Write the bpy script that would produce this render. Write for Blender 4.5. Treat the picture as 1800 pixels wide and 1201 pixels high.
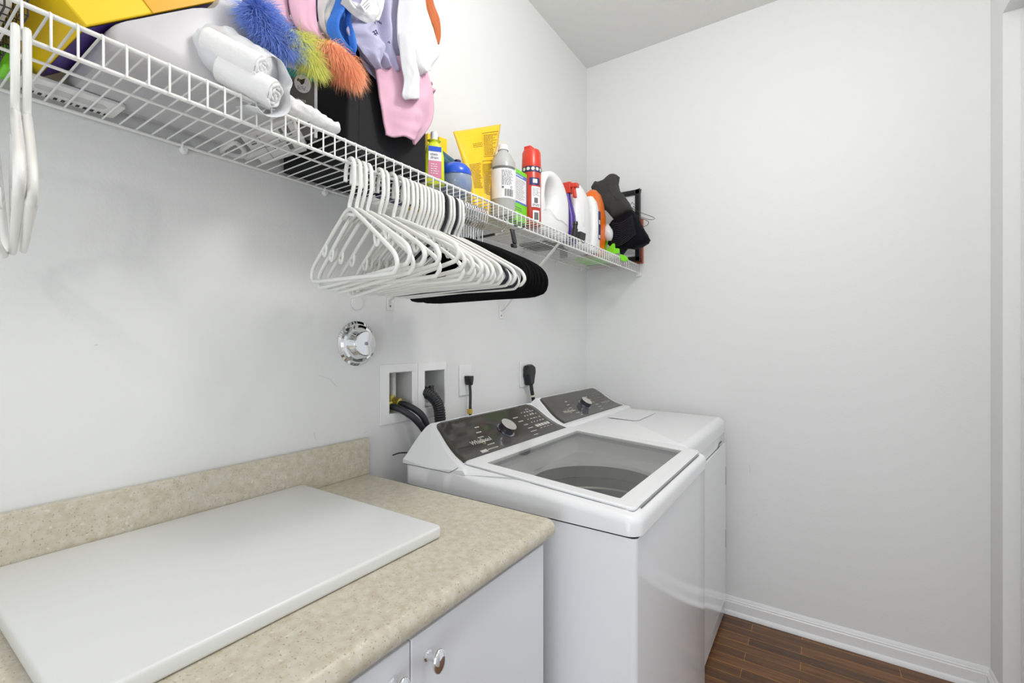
import bpy, bmesh, math, random
from math import sin, cos, pi, radians as RD
from mathutils import Vector as V, Matrix, noise

# ---------------------------------------------------------------- camera, world, lights, exposure
scn = bpy.context.scene
for o in list(bpy.data.objects):
    bpy.data.objects.remove(o, do_unlink=True)
COL = scn.collection
H = 1.2956; DEPTH = 2.42; CEIL = 2.856; RX = 1.633
cd = bpy.data.cameras.new('camera'); cam = bpy.data.objects.new('camera', cd); COL.objects.link(cam)
cam.location = (1.11, 0, H); cam.rotation_euler = (RD(90), 0, RD(33.85))
cd.sensor_width = 36; cd.lens = 811/1800*36; cd.shift_y = 2/1800; cd.clip_start = 0.02
scn.camera = cam
W = bpy.data.worlds.new('world'); scn.world = W; W.use_nodes = True
W.node_tree.nodes['Background'].inputs[0].default_value = (0.93, 0.965, 1.0, 1)
W.node_tree.nodes['Background'].inputs[1].default_value = 0.60
scn.view_settings.view_transform = 'Standard'; scn.view_settings.look = 'None'
scn.view_settings.gamma = 1; scn.view_settings.use_curve_mapping = False
scn.view_settings.exposure = 0.3

def area(name, loc, target, size, energy, col=(1, 1, 1), shape='DISK', size_y=None):
    l = bpy.data.lights.new(name, 'AREA'); l.shape = shape; l.size = size
    if size_y: l.size_y = size_y
    l.energy = energy; l.color = col
    o = bpy.data.objects.new(name, l); COL.objects.link(o); o.location = loc
    o.rotation_euler = (V(target)-V(loc)).to_track_quat('-Z', 'Y').to_euler()
    return o
def bulb(name, loc, r, energy, col):
    l = bpy.data.lights.new(name, 'POINT'); l.energy = energy; l.shadow_soft_size = r; l.color = col
    o = bpy.data.objects.new(name, l); COL.objects.link(o); o.location = loc; return o
bulb('ceiling_light', (1.06, 0.95, 2.46), 0.13, 21, (1.0, 0.985, 0.96))
bulb('hall_light', (1.35, -0.62, 1.95), 0.03, 5, (1.0, 0.99, 0.97))
area('low_fill_light', (1.15, -1.5, 0.75), (0.8, 1.5, 0.75), 1.2, 13, (0.87, 0.93, 1.0), 'RECTANGLE', 1.3)  # added cool fill from behind the camera, brightens washer side and cabinet fronts

# ---------------------------------------------------------------- helpers
def mat(name, col, rough=0.5, metal=0.0, spec=0.5, bump=None, var=None, coat=0, trans=0, emis=None):
    m = bpy.data.materials.new(name); m.use_nodes = True
    nt = m.node_tree; b = nt.nodes['Principled BSDF']
    b.inputs['Base Color'].default_value = (*col, 1); b.inputs['Roughness'].default_value = rough
    b.inputs['Metallic'].default_value = metal
    b.inputs['Specular IOR Level'].default_value = spec
    b.inputs['Coat Weight'].default_value = coat
    b.inputs['Transmission Weight'].default_value = trans
    tc = nt.nodes.new('ShaderNodeTexCoord')
    if bump:
        n = nt.nodes.new('ShaderNodeTexNoise'); n.inputs['Scale'].default_value = bump[0]
        n.inputs['Detail'].default_value = 3
        nt.links.new(tc.outputs['Object'], n.inputs['Vector'])
        bp = nt.nodes.new('ShaderNodeBump'); bp.inputs['Strength'].default_value = bump[1]
        bp.inputs['Distance'].default_value = bump[2] if len(bump) > 2 else 0.001
        nt.links.new(n.outputs['Fac'], bp.inputs['Height']); nt.links.new(bp.outputs['Normal'], b.inputs['Normal'])
    if var:
        n2 = nt.nodes.new('ShaderNodeTexNoise'); n2.inputs['Scale'].default_value = var[0]; n2.inputs['Detail'].default_value = 4
        nt.links.new(tc.outputs['Object'], n2.inputs['Vector'])
        mx = nt.nodes.new('ShaderNodeMix'); mx.data_type = 'RGBA'
        mx.inputs['A'].default_value = (*col, 1); mx.inputs['B'].default_value = (*var[1], 1)
        nt.links.new(n2.outputs['Fac'], mx.inputs['Factor']); nt.links.new(mx.outputs['Result'], b.inputs['Base Color'])
    return m

def S(r, g, b):   # sRGB 0-255 to linear
    return tuple(((c/255)/12.92 if c/255 <= 0.04045 else ((c/255+0.055)/1.055)**2.4) for c in (r, g, b))

M = {}
M['wall'] = mat('wall_paint', (0.79, 0.795, 0.79), 0.55, bump=(170, 0.35, 0.0012))
M['ceil'] = mat('ceiling_paint', (0.76, 0.76, 0.74), 0.8, bump=(120, 0.4, 0.0012))
M['trim'] = mat('trim_paint', (0.84, 0.84, 0.84), 0.3)
M['jamb'] = mat('jamb_paint', (0.80, 0.79, 0.78), 0.5)
M['appl'] = mat('appliance_enamel', (0.84, 0.85, 0.87), 0.12, spec=0.5, coat=0.3)
M['appl_pl'] = mat('appliance_plastic', (0.86, 0.865, 0.88), 0.16, spec=0.5)
M['dark'] = mat('dark_gap', (0.03, 0.03, 0.035), 0.6)
M['panel'] = mat('console_panel_gloss', (0.060, 0.056, 0.050), 0.05, spec=0.5, var=(300, (0.068, 0.063, 0.055)))
M['tubgrey'] = mat('tub_plastic', (0.66, 0.66, 0.65), 0.35)
M['basket_steel'] = mat('tub_steel', (0.42, 0.41, 0.38), 0.35, metal=0.5)
M['steelknob'] = mat('brushed_knob', (0.66, 0.65, 0.62), 0.38, metal=0.55)
M['chrome'] = mat('chrome', (0.85, 0.86, 0.87), 0.04, metal=1.0)
M['chrome_dark'] = mat('dark_chrome', (0.35, 0.35, 0.42), 0.08, metal=1.0)
M['print'] = mat('printed_silver', (0.62, 0.61, 0.58), 0.4)
M['print_gold'] = mat('printed_gold', (0.55, 0.42, 0.18), 0.4)
M['print_dim'] = mat('printed_grey', (0.30, 0.29, 0.27), 0.5)
M['wirewhite'] = mat('white_epoxy_wire', (0.84, 0.84, 0.82), 0.3)
M['hanger'] = mat('white_hanger_plastic', (0.86, 0.86, 0.83), 0.25, bump=(40, 0.05))
M['hangerblk'] = mat('navy_black_hanger_plastic', (0.012, 0.012, 0.022), 0.18)
M['velvet'] = mat('black_velvet', (0.006, 0.006, 0.007), 0.95, spec=0.15)
M['blackpl'] = mat('black_plastic', (0.012, 0.012, 0.014), 0.35)
M['rubber'] = mat('black_rubber', (0.018, 0.018, 0.024), 0.42)
M['white'] = mat('white_plastic', (0.84, 0.84, 0.84), 0.35)
M['cab'] = mat('cabinet_white', (0.80, 0.815, 0.85), 0.38, bump=(60, 0.04))
M['board'] = mat('white_board', (0.78, 0.79, 0.785), 0.28)
M['brass'] = mat('valve_brass', (0.62, 0.52, 0.12), 0.3, metal=0.9)
M['pvc'] = mat('pvc_pipe', (0.78, 0.77, 0.74), 0.4, var=(60, (0.6, 0.58, 0.54)))
M['recess'] = mat('recess_plastic', (0.62, 0.62, 0.62), 0.5)
M['clear'] = mat('clear_clip', (0.85, 0.85, 0.85), 0.2)
M['grey_mark'] = mat('scuff_mark', (0.55, 0.55, 0.55), 0.7)
M['yellow'] = mat('yellow_card', S(244, 206, 24), 0.35)
M['olive'] = mat('yellow_card_side', S(226, 192, 30), 0.4)
M['orangey'] = mat('orange_card', S(246, 170, 30), 0.4)
M['purple'] = mat('purple_print', S(70, 40, 140), 0.35)
M['ybag'] = mat('yellow_pouch_film', S(246, 196, 28), 0.22, bump=(30, 0.3, 0.004))
M['ink'] = mat('dark_ink', S(60, 50, 20), 0.5)
M['inkgrey'] = mat('grey_ink', S(105, 105, 105), 0.5)
M['lime'] = mat('lime_box', S(120, 214, 48), 0.35)
M['limeplas'] = mat('lime_plastic', S(130, 225, 40), 0.3)
M['lblue'] = mat('label_blue', S(95, 120, 200), 0.4)
M['labelw'] = mat('label_white', S(238, 238, 240), 0.4)
M['red'] = mat('red_cap', S(214, 58, 38), 0.3)
M['redcan'] = mat('red_can', S(196, 62, 44), 0.28)
M['navy'] = mat('navy_print', S(40, 42, 95), 0.35)
M['bottleclear'] = mat('cloudy_bottle', (0.66, 0.67, 0.66), 0.15, trans=0.35)
M['jugwhite'] = mat('jug_white', (0.86, 0.86, 0.86), 0.28)
M['orange'] = mat('orange_jug', S(232, 112, 22), 0.3)
M['greencap'] = mat('green_cap', S(20, 110, 82), 0.35)
M['chartreuse'] = mat('chartreuse_bottle', S(214, 226, 40), 0.3)
M['pinklabel'] = mat('pink_label', S(214, 130, 160), 0.4)
M['blueball'] = mat('blue_plastic', S(40, 90, 210), 0.25)
M['bluetrans'] = mat('blue_translucent', S(100, 140, 205), 0.15, trans=0.2, var=(25, S(190, 190, 180)))
M['denim'] = mat('dark_blue_knit', S(44, 74, 92), 0.85, bump=(300, 0.8, 0.002), var=(220, S(80, 120, 140)))
M['bin'] = mat('black_bin_fabric', (0.010, 0.010, 0.012), 0.7, spec=0.25, bump=(400, 0.2))
M['teal'] = mat('teal_print', S(40, 170, 170), 0.4)
M['cardgrey'] = mat('grey_card', S(104, 101, 97), 0.45)
M['cardwhite'] = mat('white_card', (0.70, 0.69, 0.68), 0.5)
M['tissue'] = mat('white_tissue', (0.86, 0.86, 0.86), 0.55, bump=(70, 0.6, 0.004))
M['film'] = mat('white_film', (0.80, 0.81, 0.83), 0.3, trans=0.15, bump=(45, 0.5, 0.004))
M['tote'] = mat('frosted_tote', (0.66, 0.67, 0.72), 0.35, trans=0.25, var=(6, (0.78, 0.74, 0.74)))
M['toteblue'] = mat('frosted_blue', S(150, 165, 220), 0.35)
M['peach'] = mat('peach_skin_toy', S(226, 176, 155), 0.5)
M['pink'] = mat('pink_cotton', S(232, 188, 205), 0.9, bump=(500, 0.4, 0.001), var=(5, S(222, 172, 196)))
M['cwhite'] = mat('white_cotton', (0.74, 0.74, 0.76), 0.9, bump=(450, 0.4, 0.001))
M['coff'] = mat('offwhite_cotton', (0.74, 0.73, 0.71), 0.9, bump=(450, 0.4, 0.001))
M['cblue'] = mat('royal_blue_cotton', S(42, 104, 205), 0.9, bump=(350, 0.6, 0.001), var=(30, S(70, 135, 220)))
M['lav'] = mat('lavender_cotton', S(190, 188, 214), 0.9, bump=(450, 0.5, 0.001), var=(6, S(172, 170, 200)))
M['rust'] = mat('rust_cotton', S(186, 100, 56), 0.9, bump=(450, 0.5, 0.001))
M['furb'] = mat('blue_fur', S(150, 180, 245), 0.6, var=(30, S(130, 160, 240)))
M['fury'] = mat('yellow_fur', S(244, 246, 130), 0.6, var=(30, S(232, 232, 130)))
M['furo'] = mat('orange_fur', S(255, 186, 140), 0.6, var=(30, S(250, 160, 120)))
M['darkwire'] = mat('dark_basket_wire', (0.03, 0.03, 0.03), 0.4, metal=0.4)
M['greyfab'] = mat('charcoal_fabric', S(44, 43, 42), 0.85, bump=(500, 0.8, 0.002), var=(250, S(74, 72, 70)))
M['blkmesh'] = mat('black_ribbed_nylon', (0.005, 0.005, 0.009), 0.7, spec=0.08, bump=(200, 0.4))
M['framewood'] = mat('red_brown_wood', S(150, 70, 45), 0.4)
M['steelwire'] = mat('thin_dark_wire', (0.10, 0.10, 0.10), 0.3, metal=0.8)
M['cream'] = mat('cream_film', S(226, 220, 205), 0.35)
M['tag'] = mat('yellow_tag', S(205, 170, 60), 0.5)

def speckle(name):
    m = bpy.data.materials.new(name); m.use_nodes = True; nt = m.node_tree; b = nt.nodes['Principled BSDF']
    tc = nt.nodes.new('ShaderNodeTexCoord')
    def nz(scale, det=3):
        n = nt.nodes.new('ShaderNodeTexNoise'); n.inputs['Scale'].default_value = scale; n.inputs['Detail'].default_value = det
        nt.links.new(tc.outputs['Object'], n.inputs['Vector']); return n
    def ramp(src, stops):
        r = nt.nodes.new('ShaderNodeValToRGB'); el = r.color_ramp.elements
        el[0].position, el[0].color = stops[0][0], (*stops[0][1], 1)
        el[1].position, el[1].color = stops[1][0], (*stops[1][1], 1)
        for s in stops[2:]:
            e = el.new(s[0]); e.color = (*s[1], 1)
        nt.links.new(src, r.inputs['Fac']); return r
    base = ramp(nz(75, 6).outputs['Fac'], [(0.30, S(194, 184, 162)), (0.70, S(211, 206, 192)), (0.5, S(203, 196, 178))])
    fleck = ramp(nz(300, 2).outputs['Fac'], [(0.30, (1, 1, 1)), (0.36, (0, 0, 0))])
    fleck2 = ramp(nz(130, 2).outputs['Fac'], [(0.66, (0, 0, 0)), (0.72, (1, 1, 1))])
    m1 = nt.nodes.new('ShaderNodeMix'); m1.data_type = 'RGBA'; m1.inputs['B'].default_value = (*S(140, 120, 98), 1)
    nt.links.new(base.outputs[0], m1.inputs['A'])
    mu = nt.nodes.new('ShaderNodeMath'); mu.operation = 'MULTIPLY'; mu.inputs[1].default_value = 0.7
    nt.links.new(fleck.outputs[0], mu.inputs[0]); nt.links.new(mu.outputs[0], m1.inputs['Factor'])
    m2 = nt.nodes.new('ShaderNodeMix'); m2.data_type = 'RGBA'; m2.inputs['B'].default_value = (*S(236, 228, 214), 1)
    nt.links.new(m1.outputs['Result'], m2.inputs['A'])
    mu2 = nt.nodes.new('ShaderNodeMath'); mu2.operation = 'MULTIPLY'; mu2.inputs[1].default_value = 0.5
    nt.links.new(fleck2.outputs[0], mu2.inputs[0]); nt.links.new(mu2.outputs[0], m2.inputs['Factor'])
    nt.links.new(m2.outputs['Result'], b.inputs['Base Color'])
    b.inputs['Roughness'].default_value = 0.36
    return m
M['laminate'] = speckle('speckled_laminate')

def planks(name):
    m = bpy.data.materials.new(name); m.use_nodes = True; nt = m.node_tree; b = nt.nodes['Principled BSDF']
    tc = nt.nodes.new('ShaderNodeTexCoord')
    br = nt.nodes.new('ShaderNodeTexBrick'); br.offset = 0.37; br.offset_frequency = 2
    br.inputs['Scale'].default_value = 1.0; br.inputs['Brick Width'].default_value = 0.52; br.inputs['Row Height'].default_value = 0.058
    br.inputs['Mortar Size'].default_value = 0.0012; br.inputs['Mortar Smooth'].default_value = 0.3
    br.inputs['Color1'].default_value = (*S(122, 84, 50), 1); br.inputs['Color2'].default_value = (*S(84, 60, 42), 1)
    br.inputs['Mortar'].default_value = (*S(190, 135, 60), 1); br.inputs['Bias'].default_value = -0.1
    nt.links.new(tc.outputs['Object'], br.inputs['Vector'])
    mp = nt.nodes.new('ShaderNodeMapping'); mp.inputs['Scale'].default_value = (5, 70, 5)
    nt.links.new(tc.outputs['Object'], mp.inputs['Vector'])
    n = nt.nodes.new('ShaderNodeTexNoise'); n.inputs['Scale'].default_value = 1.0; n.inputs['Detail'].default_value = 5; n.inputs['Distortion'].default_value = 0.6
    nt.links.new(mp.outputs[0], n.inputs['Vector'])
    r = nt.nodes.new('ShaderNodeValToRGB'); r.color_ramp.elements[0].position = 0.35; r.color_ramp.elements[0].color = (0.62, 0.58, 0.55, 1)
    r.color_ramp.elements[1].position = 0.62; r.color_ramp.elements[1].color = (1.15, 1.1, 1.05, 1)
    nt.links.new(n.outputs['Fac'], r.inputs['Fac'])
    mx = nt.nodes.new('ShaderNodeMix'); mx.data_type = 'RGBA'; mx.blend_type = 'MULTIPLY'; mx.inputs['Factor'].default_value = 1
    nt.links.new(br.outputs['Color'], mx.inputs['A']); nt.links.new(r.outputs[0], mx.inputs['B'])
    nt.links.new(mx.outputs['Result'], b.inputs['Base Color'])
    b.inputs['Roughness'].default_value = 0.4
    return m
M['floor'] = planks('oak_strip_floor')

def glassmat(name, tint, f0=0.06):
    m = bpy.data.materials.new(name); m.use_nodes = True; nt = m.node_tree
    for n in list(nt.nodes): nt.nodes.remove(n)
    out = nt.nodes.new('ShaderNodeOutputMaterial'); mix = nt.nodes.new('ShaderNodeMixShader')
    t = nt.nodes.new('ShaderNodeBsdfTransparent'); t.inputs[0].default_value = (*tint, 1)
    g = nt.nodes.new('ShaderNodeBsdfGlossy'); g.inputs['Roughness'].default_value = 0.01
    fr = nt.nodes.new('ShaderNodeFresnel'); fr.inputs[0].default_value = 1.6
    ge = nt.nodes.new('ShaderNodeNewGeometry'); sb = nt.nodes.new('ShaderNodeMath'); sb.operation = 'SUBTRACT'; sb.inputs[0].default_value = 1.0
    ml = nt.nodes.new('ShaderNodeMath'); ml.operation = 'MULTIPLY'
    nt.links.new(ge.outputs['Backfacing'], sb.inputs[1]); nt.links.new(sb.outputs[0], ml.inputs[0]); nt.links.new(fr.outputs[0], ml.inputs[1])
    nt.links.new(ml.outputs[0], mix.inputs[0]); nt.links.new(t.outputs[0], mix.inputs[1]); nt.links.new(g.outputs[0], mix.inputs[2])
    nt.links.new(mix.outputs[0], out.inputs[0]); return m
M['lidglass'] = glassmat('tinted_lid_glass', (0.86, 0.86, 0.85))

class MB:
    """collects geometry of ONE mesh"""
    def __init__(s): s.v = []; s.f = []; s.mi = []; s.cur = 0
    def add(s, vs, fs):
        b = len(s.v); s.v += [tuple(p) for p in vs]; s.f += [tuple(b+i for i in f) for f in fs]; s.mi += [s.cur]*len(fs); return s
    def box(s, a, b, M4=None):
        (x0, y0, z0), (x1, y1, z1) = a, b
        p = [V(q) for q in ((x0,y0,z0),(x1,y0,z0),(x1,y1,z0),(x0,y1,z0),(x0,y0,z1),(x1,y0,z1),(x1,y1,z1),(x0,y1,z1))]
        if M4: p = [M4 @ q for q in p]
        return s.add(p, [(0,3,2,1),(4,5,6,7),(0,1,5,4),(1,2,6,5),(2,3,7,6),(3,0,4,7)])
    def para(s, o, a, b, c):
        o, a, b, c = V(o), V(a), V(b), V(c)
        p = [o, o+a, o+a+b, o+b, o+c, o+a+c, o+a+b+c, o+b+c]
        return s.add(p, [(0,3,2,1),(4,5,6,7),(0,1,5,4),(1,2,6,5),(2,3,7,6),(3,0,4,7)])
    def quad(s, *p): return s.add(p, [tuple(range(len(p)))])
    def rbox(s, a, b, r, seg=4, zr=0.0, M4=None):
        """box with rounded vertical corners and a small rounded top edge"""
        (x0, y0, z0), (x1, y1, z1) = a, b
        def ring(ins, z):
            rr = max(r-ins, 0.0005); out = []
            for cx, cy, a0 in ((x1-ins-rr, y1-ins-rr, 0), (x0+ins+rr, y1-ins-rr, 90), (x0+ins+rr, y0+ins+rr, 180), (x1-ins-rr, y0+ins+rr, 270)):
                for k in range(seg+1):
                    t = RD(a0+90*k/seg); out.append(V((cx+rr*cos(t), cy+rr*sin(t), z)))
            return out
        rings = []
        if zr > 0:
            for k in range(4): t = RD(90*k/3); rings.append(ring(zr*(1-sin(t)), z0+zr*(1-cos(t))))
            for k in range(4): t = RD(90*k/3); rings.append(ring(zr*(1-cos(t)), z1-zr*(1-sin(t))))
        else: rings = [ring(0, z0), ring(0, z1)]
        return s.loft(rings, True, M4)
    def loft(s, rings, caps=True, M4=None, closed=True):
        n = len(rings[0]); vs = [V(p) for r in rings for p in r]
        if M4: vs = [M4 @ q for q in vs]
        fs = []
        for i in range(len(rings)-1):
            for j in range(n if closed else n-1):
                k = (j+1) % n
                fs.append((i*n+j, i*n+k, (i+1)*n+k, (i+1)*n+j))
        if caps:
            fs.append(tuple(reversed(range(n)))); fs.append(tuple((len(rings)-1)*n+j for j in range(n)))
        return s.add(vs, fs)
    def lathe(s, prof, o=(0,0,0), ax=(0,0,1), seg=28, caps=True, sx=1, sy=1):
        q = V((0,0,1)).rotation_difference(V(ax).normalized()); o = V(o)
        rings = [[o+q @ V((r*cos(2*pi*k/seg)*sx, r*sin(2*pi*k/seg)*sy, h)) for k in range(seg)] for r, h in prof]
        return s.loft(rings, caps)
    def tube(s, pts, r, seg=8, caps=True, flat=1.0, up=None):
        pts = [V(p) for p in pts]; n = len(pts)
        tan = [(pts[min(i+1, n-1)]-pts[max(i-1, 0)]).normalized() for i in range(n)]
        u = V(up) if up else (V((0,0,1)) if abs(tan[0].z) < 0.9 else V((1,0,0)))
        u = (u-tan[0]*u.dot(tan[0])).normalized(); rings = []
        for i in range(n):
            u = (u-tan[i]*u.dot(tan[i]))
            u = u.normalized() if u.length > 1e-6 else V((1,0,0))
            w = tan[i].cross(u); rr = r[i] if isinstance(r, (list, tuple)) else r
            rings.append([pts[i]+u*(rr*cos(2*pi*k/seg))+w*(rr*flat*sin(2*pi*k/seg)) for k in range(seg)])
        return s.loft(rings, caps)
    def prism(s, poly, axis, a, b):
        """poly of 2-D points extruded on an axis; axis 1: (x,z) along y; axis 0: (y,z) along x; axis 2: (x,y) along z"""
        f = {0: lambda p, t: V((t, p[0], p[1])), 1: lambda p, t: V((p[0], t, p[1])), 2: lambda p, t: V((p[0], p[1], t))}[axis]
        return s.loft([[f(p, a) for p in poly], [f(p, b) for p in poly]])
    def sphere(s, c, r, seg=20, rings=12, sc=(1,1,1)):
        c = V(c); R = []
        for i in range(rings+1):
            t = pi*(i/rings); t = min(max(t, 0.01), pi-0.01)
            R.append([c+V((r*sc[0]*sin(t)*cos(2*pi*k/seg), r*sc[1]*sin(t)*sin(2*pi*k/seg), -r*sc[2]*cos(t))) for k in range(seg)])
        return s.loft(R)
    def build(s, name, m, parent=None, smooth=True, bevel=0, sub=0, solid=0, ang=35, bseg=2):
        me = bpy.data.meshes.new(name); me.from_pydata(s.v, [], s.f)
        ms = m if isinstance(m, list) else [m]
        for q in ms: me.materials.append(q)
        for i, p in enumerate(me.polygons): p.material_index = s.mi[i]
        bm = bmesh.new(); bm.from_mesh(me)
        bmesh.ops.remove_doubles(bm, verts=bm.verts, dist=1e-6)
        bmesh.ops.recalc_face_normals(bm, faces=bm.faces)
        bm.to_mesh(me); bm.free()
        o = bpy.data.objects.new(name, me); COL.objects.link(o)
        if parent: o.parent = parent
        if bevel:
            b = o.modifiers.new('bevel', 'BEVEL'); b.width = bevel; b.segments = bseg; b.limit_method = 'ANGLE'; b.angle_limit = RD(40)
        if solid:
            q = o.modifiers.new('solid', 'SOLIDIFY'); q.thickness = solid; q.offset = -1
        if sub:
            q = o.modifiers.new('sub', 'SUBSURF'); q.levels = sub; q.render_levels = sub
        if smooth:
            for p in me.polygons: p.use_smooth = True
            if ang < 180 and not sub:
                for e in me.edges: pass
                me.set_sharp_from_angle(angle=RD(ang))
        return o

def tag(o, label, cat, group=None):
    o['label'] = label; o['category'] = cat
    if group: o['group'] = group
    return o
def thing(name, label, cat, loc=(0,0,0), group=None):
    o = bpy.data.objects.new(name, None); COL.objects.link(o); o.location = loc; o.empty_display_size = 0.05
    return tag(o, label, cat, group)
def off(parent, o):
    """keep world-space mesh in place under an Empty that stands elsewhere"""
    o.parent = parent; o.matrix_parent_inverse = Matrix.Translation(-V(parent.location)); return o
def struct(o): o['kind'] = 'structure'; return o
def copy_tree(root):
    r = root.copy(); COL.objects.link(r)
    for ch in list(root.children):
        c = ch.copy(); COL.objects.link(c); c.parent = r
        for g in list(ch.children):
            d = g.copy(); COL.objects.link(d); d.parent = c
    return r
def text_mesh(body, size, fn, bold=0.0):
    """returns (verts, faces) of lettering laid through fn(x, y) -> 3-D point"""
    c = bpy.data.curves.new('lettering', 'FONT'); c.body = body; c.size = size; c.offset = bold
    c.resolution_u = 2
    o = bpy.data.objects.new('lettering', c); COL.objects.link(o)
    dg = bpy.context.evaluated_depsgraph_get(); me = bpy.data.meshes.new_from_object(o.evaluated_get(dg))
    vs = [fn(v.co.x, v.co.y) for v in me.vertices]; fs = [tuple(p.vertices) for p in me.polygons]
    bpy.data.objects.remove(o); bpy.data.meshes.remove(me); return vs, fs
def catmull(P, n=6, closed=False):
    P = [V(p) for p in P]; out = []; N = len(P)
    for i in range(N if closed else N-1):
        p1, p2 = P[i % N], P[(i+1) % N]
        p0 = P[i-1] if (closed or i > 0) else p1; p3 = P[(i+2) % N] if (closed or i+2 < N) else p2
        for k in range(n):
            t = k/n
            out.append(0.5*((2*p1)+(p2-p0)*t+(2*p0-5*p1+4*p2-p3)*t*t+(3*p1-p0-3*p2+p3)*t**3))
    if not closed: out.append(P[-1])
    return out
rnd = random.Random(7)

# ---------------------------------------------------------------- room shell
YB = -0.95   # near end of the walls
holes = [(0.968, 1.063, 1.073, 1.205), (1.120, 1.218, 1.077, 1.201)]
mb = MB()
ys = [YB, 0.968, 1.063, 1.120, 1.218, DEPTH+0.1]; zs = [0, 1.075, 1.203, CEIL]
for i in range(5):
    for j in range(3):
        if j == 1 and i in (1, 3): continue
        mb.quad((0, ys[i], zs[j]), (0, ys[i+1], zs[j]), (0, ys[i+1], zs[j+1]), (0, ys[i], zs[j+1]))
struct(mb.build('wall_left', M['wall'], smooth=False))
struct(MB().box((-0.1, DEPTH, 0), (RX+0.14, DEPTH+0.1, CEIL)).build('wall_back', M['wall'], smooth=False))
struct(MB().box((RX, 2.28, 0), (RX+0.14, DEPTH, CEIL)).box((RX, YB, 2.44), (RX+0.14, 2.28, CEIL)).box((RX, YB, 0), (RX+0.14, 0.7, 2.44)).build('wall_right', M['wall'], smooth=False))
struct(MB().box((-0.1, -2.2, CEIL), (RX+1.2, DEPTH+0.1, CEIL+0.05)).build('ceiling', M['ceil'], smooth=False))
struct(MB().box((-0.1, -2.2, -0.05), (RX+1.2, DEPTH+0.1, 0)).build('floor', M['floor'], smooth=False))
# door casing seen at the right edge
struct(MB().box((1.676, 2.235, 0), (1.74, 2.28, 2.42)).build('trim_1', M['trim'], bevel=0.003))
# baseboards: board with a moulded top and a shoe moulding
def base_prof():
    return [(0, 0), (0.022, 0), (0.022, 0.006), (0.018, 0.016), (0.0125, 0.020), (0.0125, 0.058), (0.0095, 0.061), (0.0095, 0.067), (0.006, 0.070), (0.0045, 0.080), (0.002, 0.084), (0, 0.084)]
mb = MB(); pf = base_prof()
mb.loft([[V((0.0+t, DEPTH-a, b)) for a, b in pf] for t in (0.0, RX)])
struct(mb.build('baseboard_back', M['trim'], ang=25))
mb = MB()
mb.loft([[V((RX-a, t, b)) for a, b in pf] for t in (2.28, DEPTH)])
struct(mb.build('baseboard_right', M['trim'], ang=25))
# scuffs on the walls
mb = MB()
for pts in ([(0.0000,0.7188,1.0596),(0.0000,0.7204,1.0474),(0.0000,0.7237,1.0393)], [(0.0000,0.8790,1.0305),(0.0000,0.8891,1.0355)], [(0.0000,0.2760,1.2899),(0.0000,0.2816,1.2919)], [(0.0000,0.7320,1.2087),(0.0000,0.7662,1.1958),(0.0000,0.7875,1.1740)]):
    mb.tube([p+V((0.0004, 0, 0)) for p in map(V, pts)], 0.0004, 5)
sc1 = mb.build('scuff_marks', M['grey_mark']); sc1.parent = bpy.data.objects['wall_left']; sc1['kind'] = 'stuff'; mb = MB()
for pts in ([(0.8260,2.4196,0.7276),(0.8332,2.4196,0.7100),(0.8308,2.4196,0.6830)], [(0.8592,2.4196,0.5019),(0.8616,2.4196,0.4865)]):
    mb.tube(pts, 0.0006, 5)
sc2 = mb.build('scuff_marks', M['grey_mark']); sc2.parent = bpy.data.objects['wall_back']; sc2['kind'] = 'stuff'

# ---------------------------------------------------------------- counter, cabinet, board
CZ = 0.916
ct = thing('countertop', 'beige speckled laminate countertop with rounded front edge beside the washer', 'countertop', (0.3, 0.2, CZ-0.04))
prof = [(0.002, CZ-0.04), (0.002, CZ)]
for k in range(9):
    t = RD(90-180*k/8); prof.append((0.617+0.0195*cos(t), CZ-0.02+0.02*sin(t)))
mb = MB(); mb.prism(prof, 1, -0.70, 0.872)
off(ct, mb.build('worktop', M['laminate'], ang=50, bevel=0.0))
off(ct, MB().box((0.002, -0.70, CZ), (0.0205, 0.882, 1.019)).build('backsplash', M['laminate'], bevel=0.0015))
cab = thing('base_cabinet', 'white laminate base cabinet under the speckled countertop', 'cabinet', (0.3, 0.2, 0))
off(cab, MB().box((0.003, -0.69, 0.09), (0.594, 0.863, CZ-0.0405)).box((0.003, -0.69, 0.0), (0.53, 0.863, 0.09)).build('carcass', M['cab'], bevel=0.001))
def knob(parent, y, z):
    k = MB(); k.lathe([(0.0085, 0), (0.0085, 0.002), (0.006, 0.004), (0.0045, 0.012), (0.006, 0.016), (0.0012, 0.018)], (0.6145, y, z), (1, 0, 0), 24)
    k.sphere((0.6145+0.024, y, z), 0.0165, 24, 14, (0.45, 0.78, 1.12))
    kk = k.build('knob', M['chrome']); kk.parent = parent; kk.matrix_parent_inverse = Matrix.Translation(-V(cab.location)); return kk
d1 = off(cab, MB().box((0.596, 0.4765, 0.12), (0.614, 0.861, 0.862)).build('door', M['cab'], bevel=0.0015))
d1['label'] = 'right cabinet door beside the washer'
d2 = off(cab, MB().box((0.596, 0.09, 0.12), (0.614, 0.4735, 0.862)).build('door', M['cab'], bevel=0.0015))
d2['label'] = 'left cabinet door'
for d, y, z in ((d1, 0.509, 0.822), (d2, 0.438, 0.822)):
    k = MB(); k.lathe([(0.0085, 0), (0.0085, 0.002), (0.006, 0.004), (0.0045, 0.012), (0.006, 0.016), (0.0012, 0.018)], (0.6142, y, z), (1, 0, 0), 24)
    k.sphere((0.6145+0.024, y, z), 0.0165, 24, 14, (0.45, 0.80, 1.12))
    kk = k.build('knob', M['chrome']); kk.parent = d; kk.matrix_parent_inverse = d.matrix_parent_inverse.inverted() if False else Matrix.Identity(4)
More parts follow.
